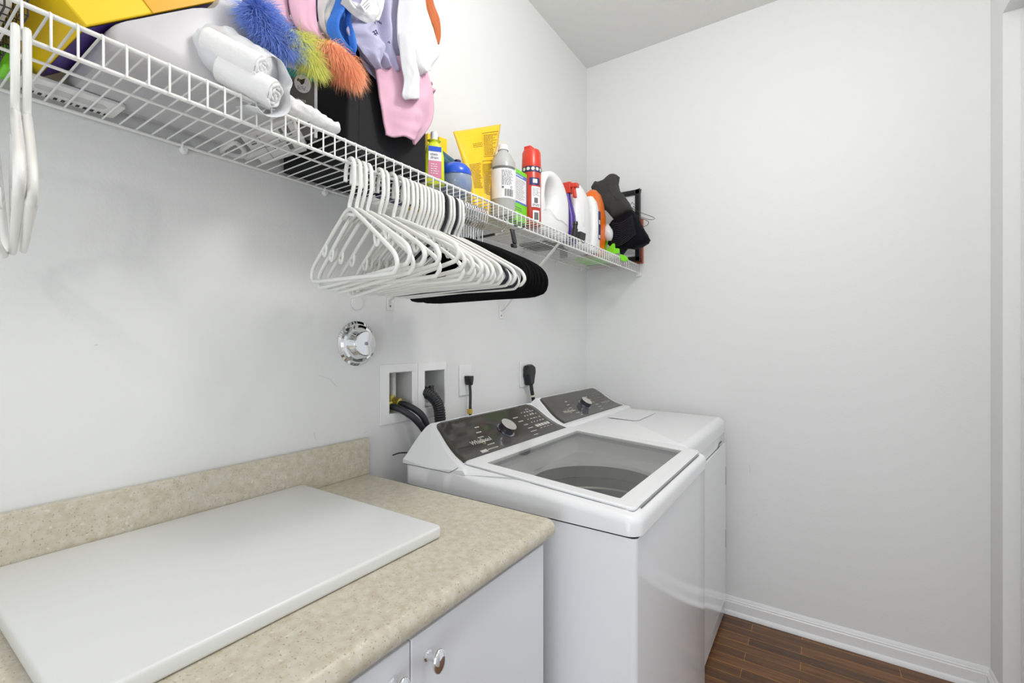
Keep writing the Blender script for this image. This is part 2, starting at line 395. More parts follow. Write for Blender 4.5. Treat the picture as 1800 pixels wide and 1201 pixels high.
mb = MB(); mb.rbox((0.024, 0.128, CZ+0.001), (0.497, 0.672, CZ+0.0235), 0.012, 5, 0.005)
tag(mb.build('cutting_board', M['board'], ang=60), 'large thick white board lying flat on the speckled countertop', 'board')

# ---------------------------------------------------------------- washer
WY0, WY1 = 0.938, 1.633; WYC = (WY0+WY1)/2
def pmap(prof, yc, hw, xoff=0.0):
    """smooth console profile -> P(s in 0..1, y-fraction -1..1)"""
    pr = catmull([(p[0]+xoff, 0, p[1]) for p in prof], 8)
    def P(s, t, lift=0.0):
        f = s*(len(pr)-1); i = min(int(f), len(pr)-2); q = pr[i].lerp(pr[i+1], f-i)
        tn = (pr[min(i+1, len(pr)-1)]-pr[i]).normalized(); nn = V((-tn.z, 0, tn.x))
        if nn.z < 0: nn = -nn
        q = q+nn*lift
        return V((q.x, yc+t*hw(s), q.z))
    return P
CPROF = [(0.150, 1.0535), (0.184, 1.030), (0.220, 1.002), (0.258, 0.980), (0.297, 0.9655)]
def make_console(root, yc, half, hb, ht, xoff, zb):
    """half: half width of the machine; hb, ht: half widths of the dark panel at bottom and top"""
    off(root, (lambda mb: mb)(console_body(yc, half, ht, xoff, zb)))
    P = pmap(CPROF, yc, lambda s: ht+(hb-ht)*s, xoff)
    mb = MB(); ns, nt = 18, 28; rows = []
    for i in range(ns+1):
        s = i/ns; row = []
        ins = 0
        arc = s*0.17
        if arc < 0.03: ins = 0.03-math.sqrt(max(0, 0.03**2-(0.03-arc)**2))
        for j in range(nt+1):
            t = -1+2*j/nt; h = ht+(hb-ht)*s; tt = t*(1-ins/h)
            row.append(P(s, tt, 0.0012))
        rows.append(row)
    mb.loft(rows, False, None, False)
    off(root, mb.build('control_panel', M['panel'], ang=180, solid=0.001))
    return P
def console_body(yc, half, ht, xoff, zb):
    outer = [(0.098, zb), (0.099, 0.965), (0.106, 0.995), (0.116, 1.020), (0.128, 1.040), (0.140, 1.0515)]+CPROF+[(0.318, 0.9605), (0.330, zb+0.004), (0.330, zb)]
    pts = catmull([(p[0]+xoff, 0, p[1]) for p in outer], 3)
    def hw(z):
        t = min(max((z-0.958)/(1.054-0.958), 0), 1)
        return half-0.001-(half-0.001-ht-0.008)*(t**0.75)
    nt = 26; rings = []
    for j in range(nt+1):
        t = -1+2*j/nt
        rings.append([V((p.x, yc+t*hw(p.z), p.z)) for p in pts])
    mb = MB(); mb.loft(rings, False)
    for rr, rev in ((rings[0], 0), (rings[-1], 1)):
        c = V((0.2+xoff, rr[0].y, zb)); n = len(rr)
        b = len(mb.v); mb.v += [tuple(q) for q in rr]+[tuple(c)]
        for i in range(n): mb.f.append((b+i, b+(i+1) % n, b+n)); mb.mi.append(0)
    return mb.build('console', M['appl_pl'], ang=38)

ws = thing('washing_machine', 'white top-load washing machine with glass lid beside the countertop', 'washing machine', (0.45, WYC, 0))
mb = MB()
# cabinet shell, open at the top
def shell(mb, x0, x1, y0, y1, z0, z1, r=0.012):
    def ring(z):
        out = []
        for cx, cy, a0 in ((x1-r, y1-r, 0), (x0+r, y1-r, 90), (x0+r, y0+r, 180), (x1-r, y0+r, 270)):
            for k in range(5): t = RD(a0+22.5*k); out.append(V((cx+r*cos(t), cy+r*sin(t), z)))
        return out
    mb.loft([ring(z0), ring(z1)], False)
shell(mb, 0.10, 0.790, WY0+0.004, WY1-0.002, 0.02, 0.884)
shell(mb, 0.104, 0.786, WY0+0.008, WY1-0.006, 0.02, 0.884)
mb.box((0.15, WY0+0.05, 0.0), (0.75, WY1-0.05, 0.02))
off(ws, mb.build('cabinet', M['appl']))
# dark seam ring
mb = MB(); mb.rbox((0.104, WY0+0.006, 0.8835), (0.787, WY1-0.006, 0.8865), 0.012)
seam = mb  # replaced by an open ring below
mb = MB(); shell(mb, 0.103, 0.787, WY0+0.007, WY1-0.005, 0.8835, 0.8895); off(ws, mb.build('seam', M['dark']))
# top cover: rounded skirt around the lid opening
def topz(x): return 0.9655-(x-0.357)*0.0690
mb = MB()
def rr_ring(x0, x1, y0, y1, r, zf, seg=6):
    out = []
    for cx, cy, a0 in ((x1-r, y1-r, 0), (x0+r, y1-r, 90), (x0+r, y0+r, 180), (x1-r, y0+r, 270)):
        for k in range(seg+1):
            t = RD(a0+90*k/seg); p = (cx+r*cos(t), cy+r*sin(t)); out.append(V((p[0], p[1], zf(p[0]))))
    return out
x0, x1 = 0.098, 0.797
def sstep(a, b, x):
    t = min(max((x-a)/(b-a), 0), 1); return t*t*(3-2*t)
def skirt():
    out = []; r = 0.03
    pts = rr_ring(x0, x1, WY0, WY1, r, lambda x: 0)
    for k in range(len(pts)):
        a, b = pts[k], pts[(k+1) % len(pts)]; n = max(1, int((b-a).length/0.02))
        out += [a.lerp(b, q/n) for q in range(n)]
    return out
SK = skirt()
def skring(f, g):
    out = []
    for p in SK:
        bl = sstep(0.285, 0.40, p.x); zt = 0.9436+(min(topz(p.x), 0.952)-0.9436)*bl
        d = 0.020*f*bl; hx, hy = (x1-x0)/2, (WY1-WY0)/2
        out.append(V(((x0+x1)/2+(p.x-(x0+x1)/2)*(1-(d/hx if p.x > 0.5 else 0)), WYC+(p.y-WYC)*(1-d/hy), zt-(0.024-0.020*g)*bl)))
    return out
rings = [[V((p.x, p.y, 0.8885)) for p in SK]]
for k in range(6): rings.append(skring(1-cos(RD(18*k)), sin(RD(18*k))))
def sk_to(xa, xb, ya, yb, zf):
    out = []
    for p in SK:
        out.append(V((xa+(p.x-x0)/(x1-x0)*(xb-xa), ya+(p.y-WY0)/(WY1-WY0)*(yb-ya), 0))); out[-1].z = zf(out[-1].x)
    return out
rings.append(sk_to(0.30, 0.772, WY0+0.027, WY1-0.027, lambda x: topz(x)-0.004))
rings.append(sk_to(0.302, 0.770, WY0+0.029, WY1-0.029, lambda x: topz(x)-0.020))
rings.append(sk_to(0.340, 0.745, WY0+0.050, WY1-0.050, lambda x: topz(x)-0.024))
rings.append(sk_to(0.345, 0.740, WY0+0.055, WY1-0.055, lambda x: 0.885))
mb.loft(rings, False)
off(ws, mb.build('top_cover', M['appl_pl'], ang=50))
# inner deck with round opening + tub
tc = V((0.545, WYC+0.01, 0.882)); R0 = 0.196; mb = MB()
def sq(t):
    c, s_ = cos(t), sin(t); hx, hy = 0.205, 0.295
    k = min(hx/abs(c) if abs(c) > 1e-6 else 9, hy/abs(s_) if abs(s_) > 1e-6 else 9)
    return V((min(max(0.545+k*c, 0.343), 0.742), WYC+k*s_, 0.886))
N = 72
mb.loft([[sq(2*pi*k/N) for k in range(N)], [tc+V((R0*1.03*cos(2*pi*k/N), R0*1.03*sin(2*pi*k/N), 0)) for k in range(N)],
         [tc+V((R0*cos(2*pi*k/N), R0*sin(2*pi*k/N), -0.010)) for k in range(N)]], False)
off(ws, mb.build('inner_deck', M['tubgrey'], ang=40))
mb = MB()
mb.lathe([(R0+0.004, -0.012), (R0+0.006, -0.05), (R0+0.012, -0.055), (R0+0.012, -0.085), (R0+0.006, -0.09), (R0+0.006, -0.45), (0.02, -0.47)], tc, (0, 0, 1), 64, False)
off(ws, mb.build('drum', M['basket_steel'], ang=30))
# lid: white frame, glass pane
ld = MB()
def lz(x, dz=0.0): return topz(x)+dz
def frame_ring(x0, x1, y0, y1, r, dz): return rr_ring(x0, x1, y0, y1, r, lambda x: topz(x)+dz)
ld.loft([frame_ring(0.306, 0.776, WY0+0.030, WY1-0.030, 0.010, -0.004), frame_ring(0.304, 0.778, WY0+0.028, WY1-0.028, 0.012, 0.001),
         frame_ring(0.307, 0.775, WY0+0.031, WY1-0.031, 0.010, 0.0045), frame_ring(0.357, 0.733, 1.000, 1.556, 0.006, 0.0045),
         frame_ring(0.357, 0.733, 1.000, 1.556, 0.006, -0.004)], False)
lid = off(ws, ld.build('lid', M['appl_pl'], ang=40))
g = MB(); g.loft([frame_ring(0.356, 0.734, 0.999, 1.557, 0.006, 0.002)]*1+[frame_ring(0.356, 0.734, 0.999, 1.557, 0.006, 0.0035)])
gl = g.build('glass_pane', M['lidglass'], smooth=False); gl.parent = lid
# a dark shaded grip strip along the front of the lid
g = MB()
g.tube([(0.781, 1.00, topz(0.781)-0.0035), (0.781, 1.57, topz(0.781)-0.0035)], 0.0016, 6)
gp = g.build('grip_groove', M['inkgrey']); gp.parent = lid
P = make_console(ws, WYC, (WY1-WY0)/2, 0.3115, 0.2725, 0.0, 0.945)
mb = MB()
for yy in (WY0-0.0006,):
    mb.tube([(0.100, WY0-0.0002, 0.9445), (0.276, WY0-0.0002, 0.9445), (0.292, WY0-0.0002, 0.953), (0.305, WY0+0.004, 0.962)], 0.0008, 5)
off(ws, mb.build('console_seam', M['inkgrey']))
def dial(root, P, s, t, r, h):
    p = P(s, t, 0.0014); a = P(s-0.03, t); b = P(s+0.03, t); tn = (b-a).normalized(); n = V((-tn.z, 0, tn.x)); n = n if n.z > 0 else -n
    k = MB(); k.lathe([(r*1.18, 0), (r*1.18, 0.003), (r*1.02, 0.004), (r*0.98, h*0.7), (r, h*0.75), (r, h)], p, n, 36)
    kk = off(root, k.build('dial', M['chrome_dark'], ang=30))
    k = MB(); k.lathe([(r, 0), (r*0.97, 0.0015), (r*0.2, 0.0005)], p+n*(h+0.0001), n, 36)
    f = k.build('dial_face', M['steelknob'], ang=30); f.parent = kk
    k = MB(); e1 = tn; e2 = V((0, 1, 0)); c = p+n*(h+0.0018)
    return kk
dial(ws, P, 0.54, -0.03, 0.028, 0.028)
def printed(root, P, hb, items, matn, name):
    mb = MB()
    for it in items:
        if it[0] == 'bar':
            _, s0, s1, t0, t1 = it
            mb.quad(P(s1, t0, .0018), P(s1, t1, .0018), P(s0, t1, .0018), P(s0, t0, .0018))
        elif it[0] == 'text':
            _, body, size, s, t, bold = it
            L = 0.17
            fn = lambda x, y: P(s-y/L, t+x/hb, 0.0018)
            vs, fs = text_mesh(body, size, fn, bold); mb.add(vs, fs)
    return off(root, mb.build(name, M[matn], smooth=False))
def console_prints(root, P, k, hb, washer):
    r = random.Random(3)
    printed(root, P, hb, [('text', 'Whirlpool', 0.0235*k, 0.66, -0.70, 0.0003)], 'print', 'brand_lettering')
    # swirl round the lettering
    mb = MB(); c0 = -0.70+0.054*k/hb
    mb.tube([P(0.635+0.075*sin(a)*1.0, c0+0.026*cos(a), 0.002) for a in [RD(20*q) for q in range(2, 17)]], 0.0008, 5)
    off(root, mb.build('brand_swirl', M['print_gold']))
    for sg in (-1, 1):
        it = []
        for j in range(6):
            s = 0.30+0.11*j; dx = 0.10*k/hb*(1-0.09*abs(j-2.5))
            t0 = sg*dx*1.15+(0 if sg > 0 else -0.045/hb); n = r.randint(3, 5)
            t = t0
            for q in range(n):
                w = r.uniform(0.003, 0.008)/hb; it.append(('bar', s, s+0.022, t, t+w)); t += w+0.0018/hb
        printed(root, P, hb, it, 'print', 'cycle_names')
    it = []
    for j in range(5):
        for q in range(5):
            t0 = 0.56+0.068*q; s = 0.22+0.095*j
            if j < 4: it.append(('bar', s, s+0.018, t0, t0+r.uniform(.02, .045)))
            else: it.append(('bar', s, s+0.075, t0, t0+0.055))
    it += [('bar', 0.16, 0.17, 0.72, 0.80), ('bar', 0.30, 0.31, 0.72, 0.80), ('bar', 0.16, 0.31, 0.72, 0.725), ('bar', 0.16, 0.31, 0.795, 0.80)]
    for q in range(4): it.append(('bar', 0.72, 0.735, 0.58+0.085*q, 0.63+0.085*q))
    printed(root, P, hb, it, 'print' if washer else 'print_dim', 'option_icons')
    if washer:
        it = [('bar', 0.83, 0.90, -0.68, -0.58)]
        for q in range(6): it.append(('bar', 0.845, 0.87, -0.565+0.025*q, -0.548+0.025*q))
        printed(root, P, hb, it, 'print', 'feature_badge')
console_prints(ws, P, 1.0, 0.29, True)

# ---------------------------------------------------------------- dryer
DY0, DY1 = 1.643, 2.383; DYC = (DY0+DY1)/2
dr = thing('clothes_dryer', 'white clothes dryer in the corner behind the washing machine', 'dryer', (0.42, DYC, 0))
mb = MB(); mb.rbox((0.05, DY0+0.002, 0.02), (0.728, DY1-0.002, 0.874), 0.010, 4); mb.box((0.1, DY0+0.04, 0), (0.69, DY1-0.04, 0.02))
off(dr, mb.build('cabinet', M['appl']))
mb = MB(); mb.rbox((0.052, DY0+0.004, 0.874), (0.7275, DY1-0.004, 0.878), 0.010, 4); off(dr, mb.build('seam', M['inkgrey']))
mb = MB()
def dtz(x): return 0.9585-(x-0.24)*0.030
rings = [rr_ring(0.05, 0.732, DY0, DY1, 0.03, lambda x: 0.878), rr_ring(0.05, 0.732, DY0, DY1, 0.03, lambda x: min(dtz(x), 0.955)-0.030)]
for k in range(1, 7):
    a = RD(15*k); d = 0.030
    rings.append(rr_ring(0.05+d*(1-cos(a)), 0.732-d*(1-cos(a)), DY0+0.3*d*(1-cos(a)), DY1-d*(1-cos(a)), 0.03-d*(1-cos(a))*0.8, lambda x: min(dtz(x), 0.955)-0.030+0.030*sin(a)))
mb.loft(rings, True)
off(dr, mb.build('top_cover', M['appl_pl'], ang=50))
# door with curved handle notch, hinges, lint cover
mb = MB(); mb.rbox((0.7285, DY0+0.02, 0.10), (0.7375, 2.352, 0.826), 0.0008, 1)
door = off(dr, mb.build('door', M['appl'], bevel=0.003))
mb = MB()
mb.prism([(DY0+0.02, 0.822), (2.20, 0.822), (2.235, 0.826), (2.25, 0.838), (2.30, 0.838), (2.30, 0.843), (2.245, 0.843), (2.228, 0.832), (2.195, 0.828), (DY0+0.02, 0.828)], 0, 0.728, 0.7288)
off(dr, mb.build('door_gap', M['dark'], smooth=False))
for z0, z1 in ((0.63, 0.715), (0.335, 0.42)):
    o = MB().box((0.728, 2.353, z0), (0.7384, 2.3565, z1)).build('hinge', M['inkgrey'], bevel=0.0006); o.parent = door
mb = MB()
lp = [(0.30, 1.99), (0.42, 1.99), (0.437, 2.01), (0.437, 2.26), (0.42, 2.28), (0.30, 2.28)]
mb.loft([[V((x, y, dtz(x)-0.002)) for x, y in lp], [V((x, y, dtz(x)+0.0012)) for x, y in lp]])
off(dr, mb.build('lint_cover', M['appl_pl'], bevel=0.001))
P2 = make_console(dr, DYC, (DY1-DY0)/2, 0.338, 0.2935, -0.0575, 0.940)
dial(dr, P2, 0.55, 0.02, 0.027, 0.026)
console_prints(dr, P2, 0.95, 0.315, False)

# ---------------------------------------------------------------- wall fittings
t = thing('wall_escutcheon', 'round polished chrome cover with stepped rim on left wall above the valve box', 'pipe cover', (0, 0.853, 1.293))
mb = MB(); mb.lathe([(0.064, 0.0005), (0.064, 0.003), (0.057, 0.006), (0.053, 0.012), (0.046, 0.014), (0.043, 0.020), (0.041, 0.024), (0.037, 0.030), (0.034, 0.036)], (0, 0.853, 1.293), (1, 0, 0), 56, False)
off(t, mb.build('rim', M['chrome'], ang=28))
mb = MB(); mb.lathe([(0.035, 0.030), (0.035, 0.040), (0.033, 0.042), (0.004, 0.043)], (0, 0.853, 1.293), (1, 0, 0), 48); cp = off(t, mb.build('cap', M['chrome'], ang=28))
mb = MB(); mb.lathe([(0.0045, 0.043), (0.0045, 0.0455), (0.001, 0.044)], (0, 0.853, 1.293), (1, 0, 0), 20); off(t, mb.build('screw', M['chrome_dark'], ang=30))
mb = MB(); mb.lathe([(0.021, 0.0005), (0.021, 0.003), (0.019, 0.005), (0.001, 0.006)], (0, 0.853, 1.410), (1, 0, 0), 36)
tag(mb.build('wall_button_cover', M['wall'], ang=30), 'small round white cover plate on left wall above the chrome cover', 'cover plate')
# washer valve box
t = thing('washer_outlet_box', 'white double recessed plumbing box with black hoses in the wall behind washer', 'outlet box', (0, 1.085, 1.045))
mb = MB()
Y0_, Y1_, Z0_, Z1_ = 0.936, 1.232, 1.044, 1.229
def flange(mb, y0, y1, hy0, hy1, hz0, hz1):
    o0 = [V((0.0005, a, b)) for a, b in ((y0, Z0_), (y1, Z0_), (y1, Z1_), (y0, Z1_))]
    o1 = [V((0.005, a, b)) for a, b in ((y0+.001, Z0_+.001), (y1-.001, Z0_+.001), (y1-.001, Z1_-.001), (y0+.001, Z1_-.001))]
    i1 = [V((0.009, a, b)) for a, b in ((hy0-.002, hz0-.004), (hy1+.002, hz0-.004), (hy1+.002, hz1+.002), (hy0-.002, hz1+.002))]
    i2 = [V((0.006, a, b)) for a, b in ((hy0, hz0), (hy1, hz0), (hy1, hz1), (hy0, hz1))]
    i3 = [V((-0.085, a, b)) for a, b in ((hy0, hz0), (hy1, hz0), (hy1, hz1), (hy0, hz1))]
    mb.loft([o0, o1, i1, i2], False); return i2, i3
a1 = flange(mb, Y0_, 1.091, 0.968, 1.063, 1.076, 1.202); a2 = flange(mb, 1.091, Y1_, 1.120, 1.218, 1.078, 1.200)
off(t, mb.build('frame', M['trim'], ang=20))
mb = MB()
for i2, i3 in (a1, a2): mb.loft([i2, i3], False); mb.quad(*i3)
off(t, mb.build('recess', M['recess'], smooth=False))
mb = MB(); mb.lathe([(0.010, 0), (0.010, 0.085)], (-0.045, 1.028, 1.120), (0, 0, 1), 20); off(t, mb.build('supply_pipe', M['pvc']))
for y, z in ((0.984, 1.100), (1.022, 1.106)):
    mb = MB(); mb.lathe([(0.014, 0), (0.015, 0.010), (0.011, 0.012), (0.011, 0.026), (0.016, 0.028), (0.016, 0.044), (0.010, 0.046)], (-0.055, y, z), (1, 0.15, -0.1), 10)
    mb.lathe([(0.012, -0.01), (0.012, 0.02)], (-0.045, y, z), (0, 0, 1), 12)
    off(t, mb.build('brass_valve', M['brass'], ang=30))
hoseg = 'black hoses running from the wall box behind the washer'
for i, (pts, r_) in enumerate(((((-0.008, 0.990, 1.095), (0.02, 1.000, 1.088), (0.055, 1.03, 1.055), (0.065, 1.07, 1.00), (0.06, 1.10, 0.93), (0.05, 1.11, 0.86)), 0.0105),
                               (((-0.008, 1.028, 1.100), (0.02, 1.040, 1.092), (0.05, 1.065, 1.062), (0.06, 1.085, 1.01), (0.06, 1.115, 0.93), (0.05, 1.135, 0.86)), 0.0105))):
    mb = MB(); mb.tube(catmull(pts, 8), r_, 14)
    tag(mb.build('water_hose', M['rubber']), ['smooth black water hose on the left valve of the wall box', 'smooth black water hose on the right valve of the wall box'][i], 'hose', hoseg)
mb = MB(); pp = catmull([(-0.05, 1.150, 1.075), (-0.04, 1.140, 1.110), (-0.01, 1.128, 1.128), (0.022, 1.135, 1.118), (0.04, 1.150, 1.085), (0.042, 1.158, 1.03), (0.045, 1.163, 0.95), (0.045, 1.165, 0.88)], 22)
mb.tube(pp, [0.0190+0.0016*sin(i*1.9) for i in range(len(pp))], 16)
h = tag(mb.build('drain_hose', M['blackpl'], ang=180), 'thick ribbed black drain hose bending out of right half of wall box', 'hose', hoseg)
mb = MB(); mb.box((0.004, 1.140, 1.122), (0.016, 1.156, 1.150)); o = mb.build('hose_clip', M['blackpl'], bevel=0.002); o.parent = h
# outlets with plugs
def outlet(y0, y1, z0, z1, label):
    t = thing('wall_outlet', label, 'outlet', (0, (y0+y1)/2, z0))
    off(t, MB().box((0.0005, y0, z0), (0.006, y1, z1)).build('cover_plate', M['trim'], bevel=0.0025))
    yc = (y0+y1)/2
    mb = MB(); mb.lathe([(0.018, 0), (0.018, 0.0015), (0.001, 0.0016)], (0.006, yc, (z0+z1)/2+0.005), (1, 0, 0), 24)
    off(t, mb.build('socket', M['white'], ang=30)); return t
outlet(1.302, 1.372, 1.098, 1.212, 'white outlet plate nearer the camera with small black plug, behind washer')
outlet(1.712, 1.790, 1.098, 1.212, 'white outlet plate with large black dryer plug behind the dryer')
t = thing('power_cord', 'thin black power cord with small plug and yellow tag behind the washer', 'cord', (0.03, 1.337, 1.157))
mb = MB(); mb.loft([[V((x, 1.337+a*k, 1.160+b)) for a, b in ((-.013, .012), (.013, .012), (.012, -.004), (.006, -.022), (-.006, -.022), (-.012, -.004))] for x, k in ((0.0085, 1), (0.030, 1), (0.036, 0.7))])
off(t, mb.build('plug', M['blackpl'], bevel=0.002))
mb = MB(); mb.tube(catmull([(0.024, 1.337, 1.142), (0.026, 1.338, 1.11), (0.028, 1.335, 1.06), (0.03, 1.333, 1.0), (0.04, 1.32, 0.93)], 8), 0.0054, 10); off(t, mb.build('cable', M['blackpl']))
mb = MB(); mb.box((0.020, 1.326, 1.032), (0.035, 1.340, 1.050)); off(t, mb.build('cable_tag', M['tag'], bevel=0.001))
t = thing('dryer_power_cord', 'thick black dryer cord with bulky round plug in the second outlet', 'cord', (0.03, 1.756, 1.13))
mb = MB(); mb.loft([[V((x, 1.758+a*k*1.35+0.1*(x-0.01), 1.165+b*k*1.15)) for a, b in ((-.022, .010), (-.018, .024), (-.004, .027), (0.003, .029), (.01, .027), (.022, .020), (.025, .0), (.017, -.030), (.013, -.052), (-.013, -.052), (-.014, -.035), (-.023, -.012))] for x, k in ((0.0085, 0.85), (0.012, 1), (0.032, 1.0), (0.040, 0.85))])
off(t, mb.build('plug', M['blackpl'], bevel=0.003))
mb = MB(); mb.tube(catmull([(0.028, 1.765, 1.118), (0.029, 1.772, 1.08), (0.03, 1.785, 1.03), (0.03, 1.79, 0.98), (0.03, 1.79, 0.93)], 8), 0.0078, 10, flat=1.25); off(t, mb.build('cable', M['blackpl']))
mb = MB(); mb.lathe([(0.0105, 0), (0.0105, 0.008)], (0.0295, 1.776, 1.060), (0.03, 0.2, -1), 12); off(t, mb.build('cable_tag', M['cream']))
mb = MB(); mb.tube(catmull([(0.012, 0.975, 0.948), (0.03, 0.99, 0.955), (0.07, 1.0, 0.958), (0.09, 1.0, 0.955)], 6), [0.0008]+[0.0022]*17+[0.002], 8)
tag(mb.build('loose_cable', M['blackpl']), 'short tip of a thin black cable poking from behind the washer', 'cable')

# ---------------------------------------------------------------- wire shelf
SZ = 1.708; SX = 0.303; LZ = 1.666
sh = thing('wire_shelf', 'long white wire shelf mounted high across the left wall', 'shelf', (0, 0.9, SZ))
YE = 2.405
off(sh, MB().tube([(SX, -0.72, SZ), (SX, YE, SZ)], 0.0033, 10).build('top_rail', M['wirewhite']))
off(sh, MB().tube([(SX, -0.72, LZ), (SX, YE, LZ)], 0.0033, 10).build('front_rail', M['wirewhite']))
off(sh, MB().tube([(0.008, -0.72, SZ-0.003), (0.008, YE, SZ-0.003)], 0.0033, 10).build('back_rail', M['wirewhite']))
off(sh, MB().tube([(0.165, -0.72, SZ-0.0042), (0.165, YE, SZ-0.0042)], 0.0025, 8).build('middle_rail', M['wirewhite']))
mb = MB(); y = -0.7205
while y < YE:
    yy = round(y+0.0155, 4)
    mb.tube([(0.006, yy, SZ), (SX+0.0005, yy, SZ+0.0032), (SX+0.0042, yy, SZ+0.001), (SX+0.0042, yy, LZ-0.002)], 0.00155, 6)
    y += 0.0254
gr = off(sh, mb.build('wire_grid', M['wirewhite'], ang=60)); 
for yb, yt in ((0.975, 0.962), (1.570, 1.535)):
    mb = MB(); mb.para((0.284, yt-0.006, LZ-0.002), (0.012, 0, 0.004), (0, 0.013, 0), (-0.283, yb-yt, 1.428-LZ))
    mb.box((0.0008, yb-0.013, 1.395), (0.003, yb+0.013, 1.450))
    b = off(sh, mb.build('brace', M['wirewhite'], bevel=0.0012))
    s_ = MB().lathe([(0.0035, 0), (0.0035, 0.0015), (0.0005, 0.002)], (0.003, yb, 1.408), (1, 0, 0), 12).build('screw', M['chrome_dark']); s_.parent = b
for yb in (0.115, 0.419, 0.749, 1.09, 1.42, 1.75, 2.05, 2.33):
    mb = MB(); mb.lathe([(0.0085, 0), (0.0085, 0.004), (0.005, 0.010)], (0.0006, yb, 1.698), (1, 0, 0), 14); mb.tube([(0.008, yb-0.006, 1.6985), (0.012, yb-0.006, 1.702), (0.013, yb-0.006, 1.708)], 0.002, 6)
    mb.lathe([(0.0055, 0), (0.0055, 0.003)], (0.0006, yb, 1.716), (1, 0, 0), 12)
    off(sh, mb.build('wall_clip', M['clear']))
mb = MB(); mb.box((0.290, DEPTH-0.014, 1.648), (0.316, DEPTH-0.0008, 1.672)).box((0.286, DEPTH-0.016, 1.672), (0.318, DEPTH-0.0008, 1.676))
off(sh, mb.build('end_bracket', M['wirewhite'], bevel=0.001))

# ---------------------------------------------------------------- hangers (built once, then copied)
def plastic_hanger(m, label, group):
    root = thing('clothes_hanger', label, 'hanger', (0, 0, 0), group)
    r = 0.0042
    # local frame: rail centre at origin; the hook sits over the rail
    hk = [V((-0.021, 0, -0.020)), V((-0.0215, 0, -0.006))]
    for k in range(9):
        t = RD(180-180*k/8); hk.append(V((0.0205*cos(t)*1.0, 0, 0.0205*sin(t)*1.0-0.0118)))
    hk = [V((-0.0225, 0, -0.034)), V((-0.022, 0, -0.022))]+hk[2:]
    hk += [V((0.0215, 0, -0.034)), V((0.020, 0, -0.052)), V((0.011, 0, -0.070)), V((0.002, 0, -0.084)), V((0.0, 0, -0.096))]
    mb = MB(); mb.tube(catmull(hk, 2), r, 9); mb.build('hook', m, root)
    b = []
    R = [V((0.0, 0, -0.094)), V((0.05, 0, -0.115)), V((0.11, 0, -0.148)), V((0.165, 0, -0.179)), V((0.197, 0, -0.198)), V((0.209, 0, -0.210)), V((0.213, 0, -0.223)), V((0.205, 0, -0.233)), V((0.190, 0, -0.236)), V((0.10, 0, -0.237))]
    loop = catmull(R+[V((-p.x, 0, p.z)) for p in reversed(R)][:-1], 3, True)
    mb = MB(); ring = [V(p) for p in loop]
    mb.tube(ring+[ring[0]], r*1.05, 9, False)
    mb.tube([(-0.03, 0, -0.111), (0, 0, -0.104), (0.03, 0, -0.111)], r*0.9, 8)
    mb.build('frame', m, root, ang=180)
    for sg in (-1, 1):
        mb = MB(); mb.tube(catmull([(sg*0.120, 0, -0.153), (sg*0.123, 0, -0.170), (sg*0.130, 0, -0.181), (sg*0.139, 0, -0.178), (sg*0.141, 0, -0.168)], 4), 0.0027, 7)
        mb.build('strap_hook', m, root)
    return root
def velvet_hanger(label, group):
    root = thing('velvet_hanger', label, 'hanger', (0, 0, 0), group)
    hk = [V((-0.019, 0, -0.024)), V((-0.020, 0, -0.010))]
    for k in range(9):
        t = RD(180-180*k/8); hk.append(V((0.020*cos(t), 0, 0.021*sin(t)-0.009)))
    hk += [V((0.018, 0, -0.026)), V((0.009, 0, -0.040)), V((0.0015, 0, -0.050)), V((0, 0, -0.062)), V((0, 0, -0.095))]
    mb = MB(); mb.tube(catmull(hk, 2), 0.0017, 8); mb.build('hook', M['chrome'], root)
    R = [V((0.0, 0, -0.098)), V((0.04, 0, -0.108)), V((0.10, 0, -0.134)), V((0.155, 0, -0.160)), V((0.190, 0, -0.181)), V((0.208, 0, -0.203)), V((0.208, 0, -0.226)), V((0.190, 0, -0.238)), V((0.10, 0, -0.240))]
    loop = catmull(R+[V((-p.x, 0, p.z)) for p in reversed(R)][:-1], 3, True)
    mb = MB(); mb.tube(loop+[loop[0]], 0.0105, 10, False, flat=0.24, up=(0, 0, 1))
    mb.build('frame', M['velvet'], root, ang=180); return root
WG = 'white plastic hangers packed along the shelf rail'
first = plastic_hanger(M['hanger'], 'white plastic hanger at the camera end of the packed hanger row', WG)
blk = plastic_hanger(M['hangerblk'], 'navy-black plastic hanger between white ones, nearer the camera of two', 'dark plastic hangers among the white ones')
vel = velvet_hanger('black velvet hanger with thin chrome hook in the bunch past the white hangers', 'black velvet hangers')
def place(o, y, yaw, roll, dx=0.0):
    o.location = (SX+0.0005+dx, y, LZ+0.0)
    o.rotation_euler = (0, RD(roll), RD(yaw)); return o
whites = [(0.604, -14, 3.5), (0.618, -13.2, -1), (0.632, -12.4, 2.5), (0.645, -11.8, -2), (0.676, -11, -3), (0.69, -10.2, 2), (0.712, -9.2, -6), (0.735, -8.2, -3), (0.748, -7.7, 2), (0.762, -7.2, -2), (0.776, -6.7, 1), (0.789, -6.3, -1.5), (0.802, -5.9, 2), (0.814, -5.6, 0), (0.827, -5.3, -1), (0.84, -5, 1), (0.852, -4.7, -1.5), (0.864, -4.4, 0.5), (0.892, -3.4, 0.5), (0.904, -3, -1), (0.928, -2.2, 1.5), (0.94, -1.8, -1)]
special = {1: 'second white plastic hanger from the camera end of the packed row', 4: 'first white plastic hanger past the small gap in the row of hooks', 6: 'white plastic hanger tilted with its wall end hanging lowest of the row'}
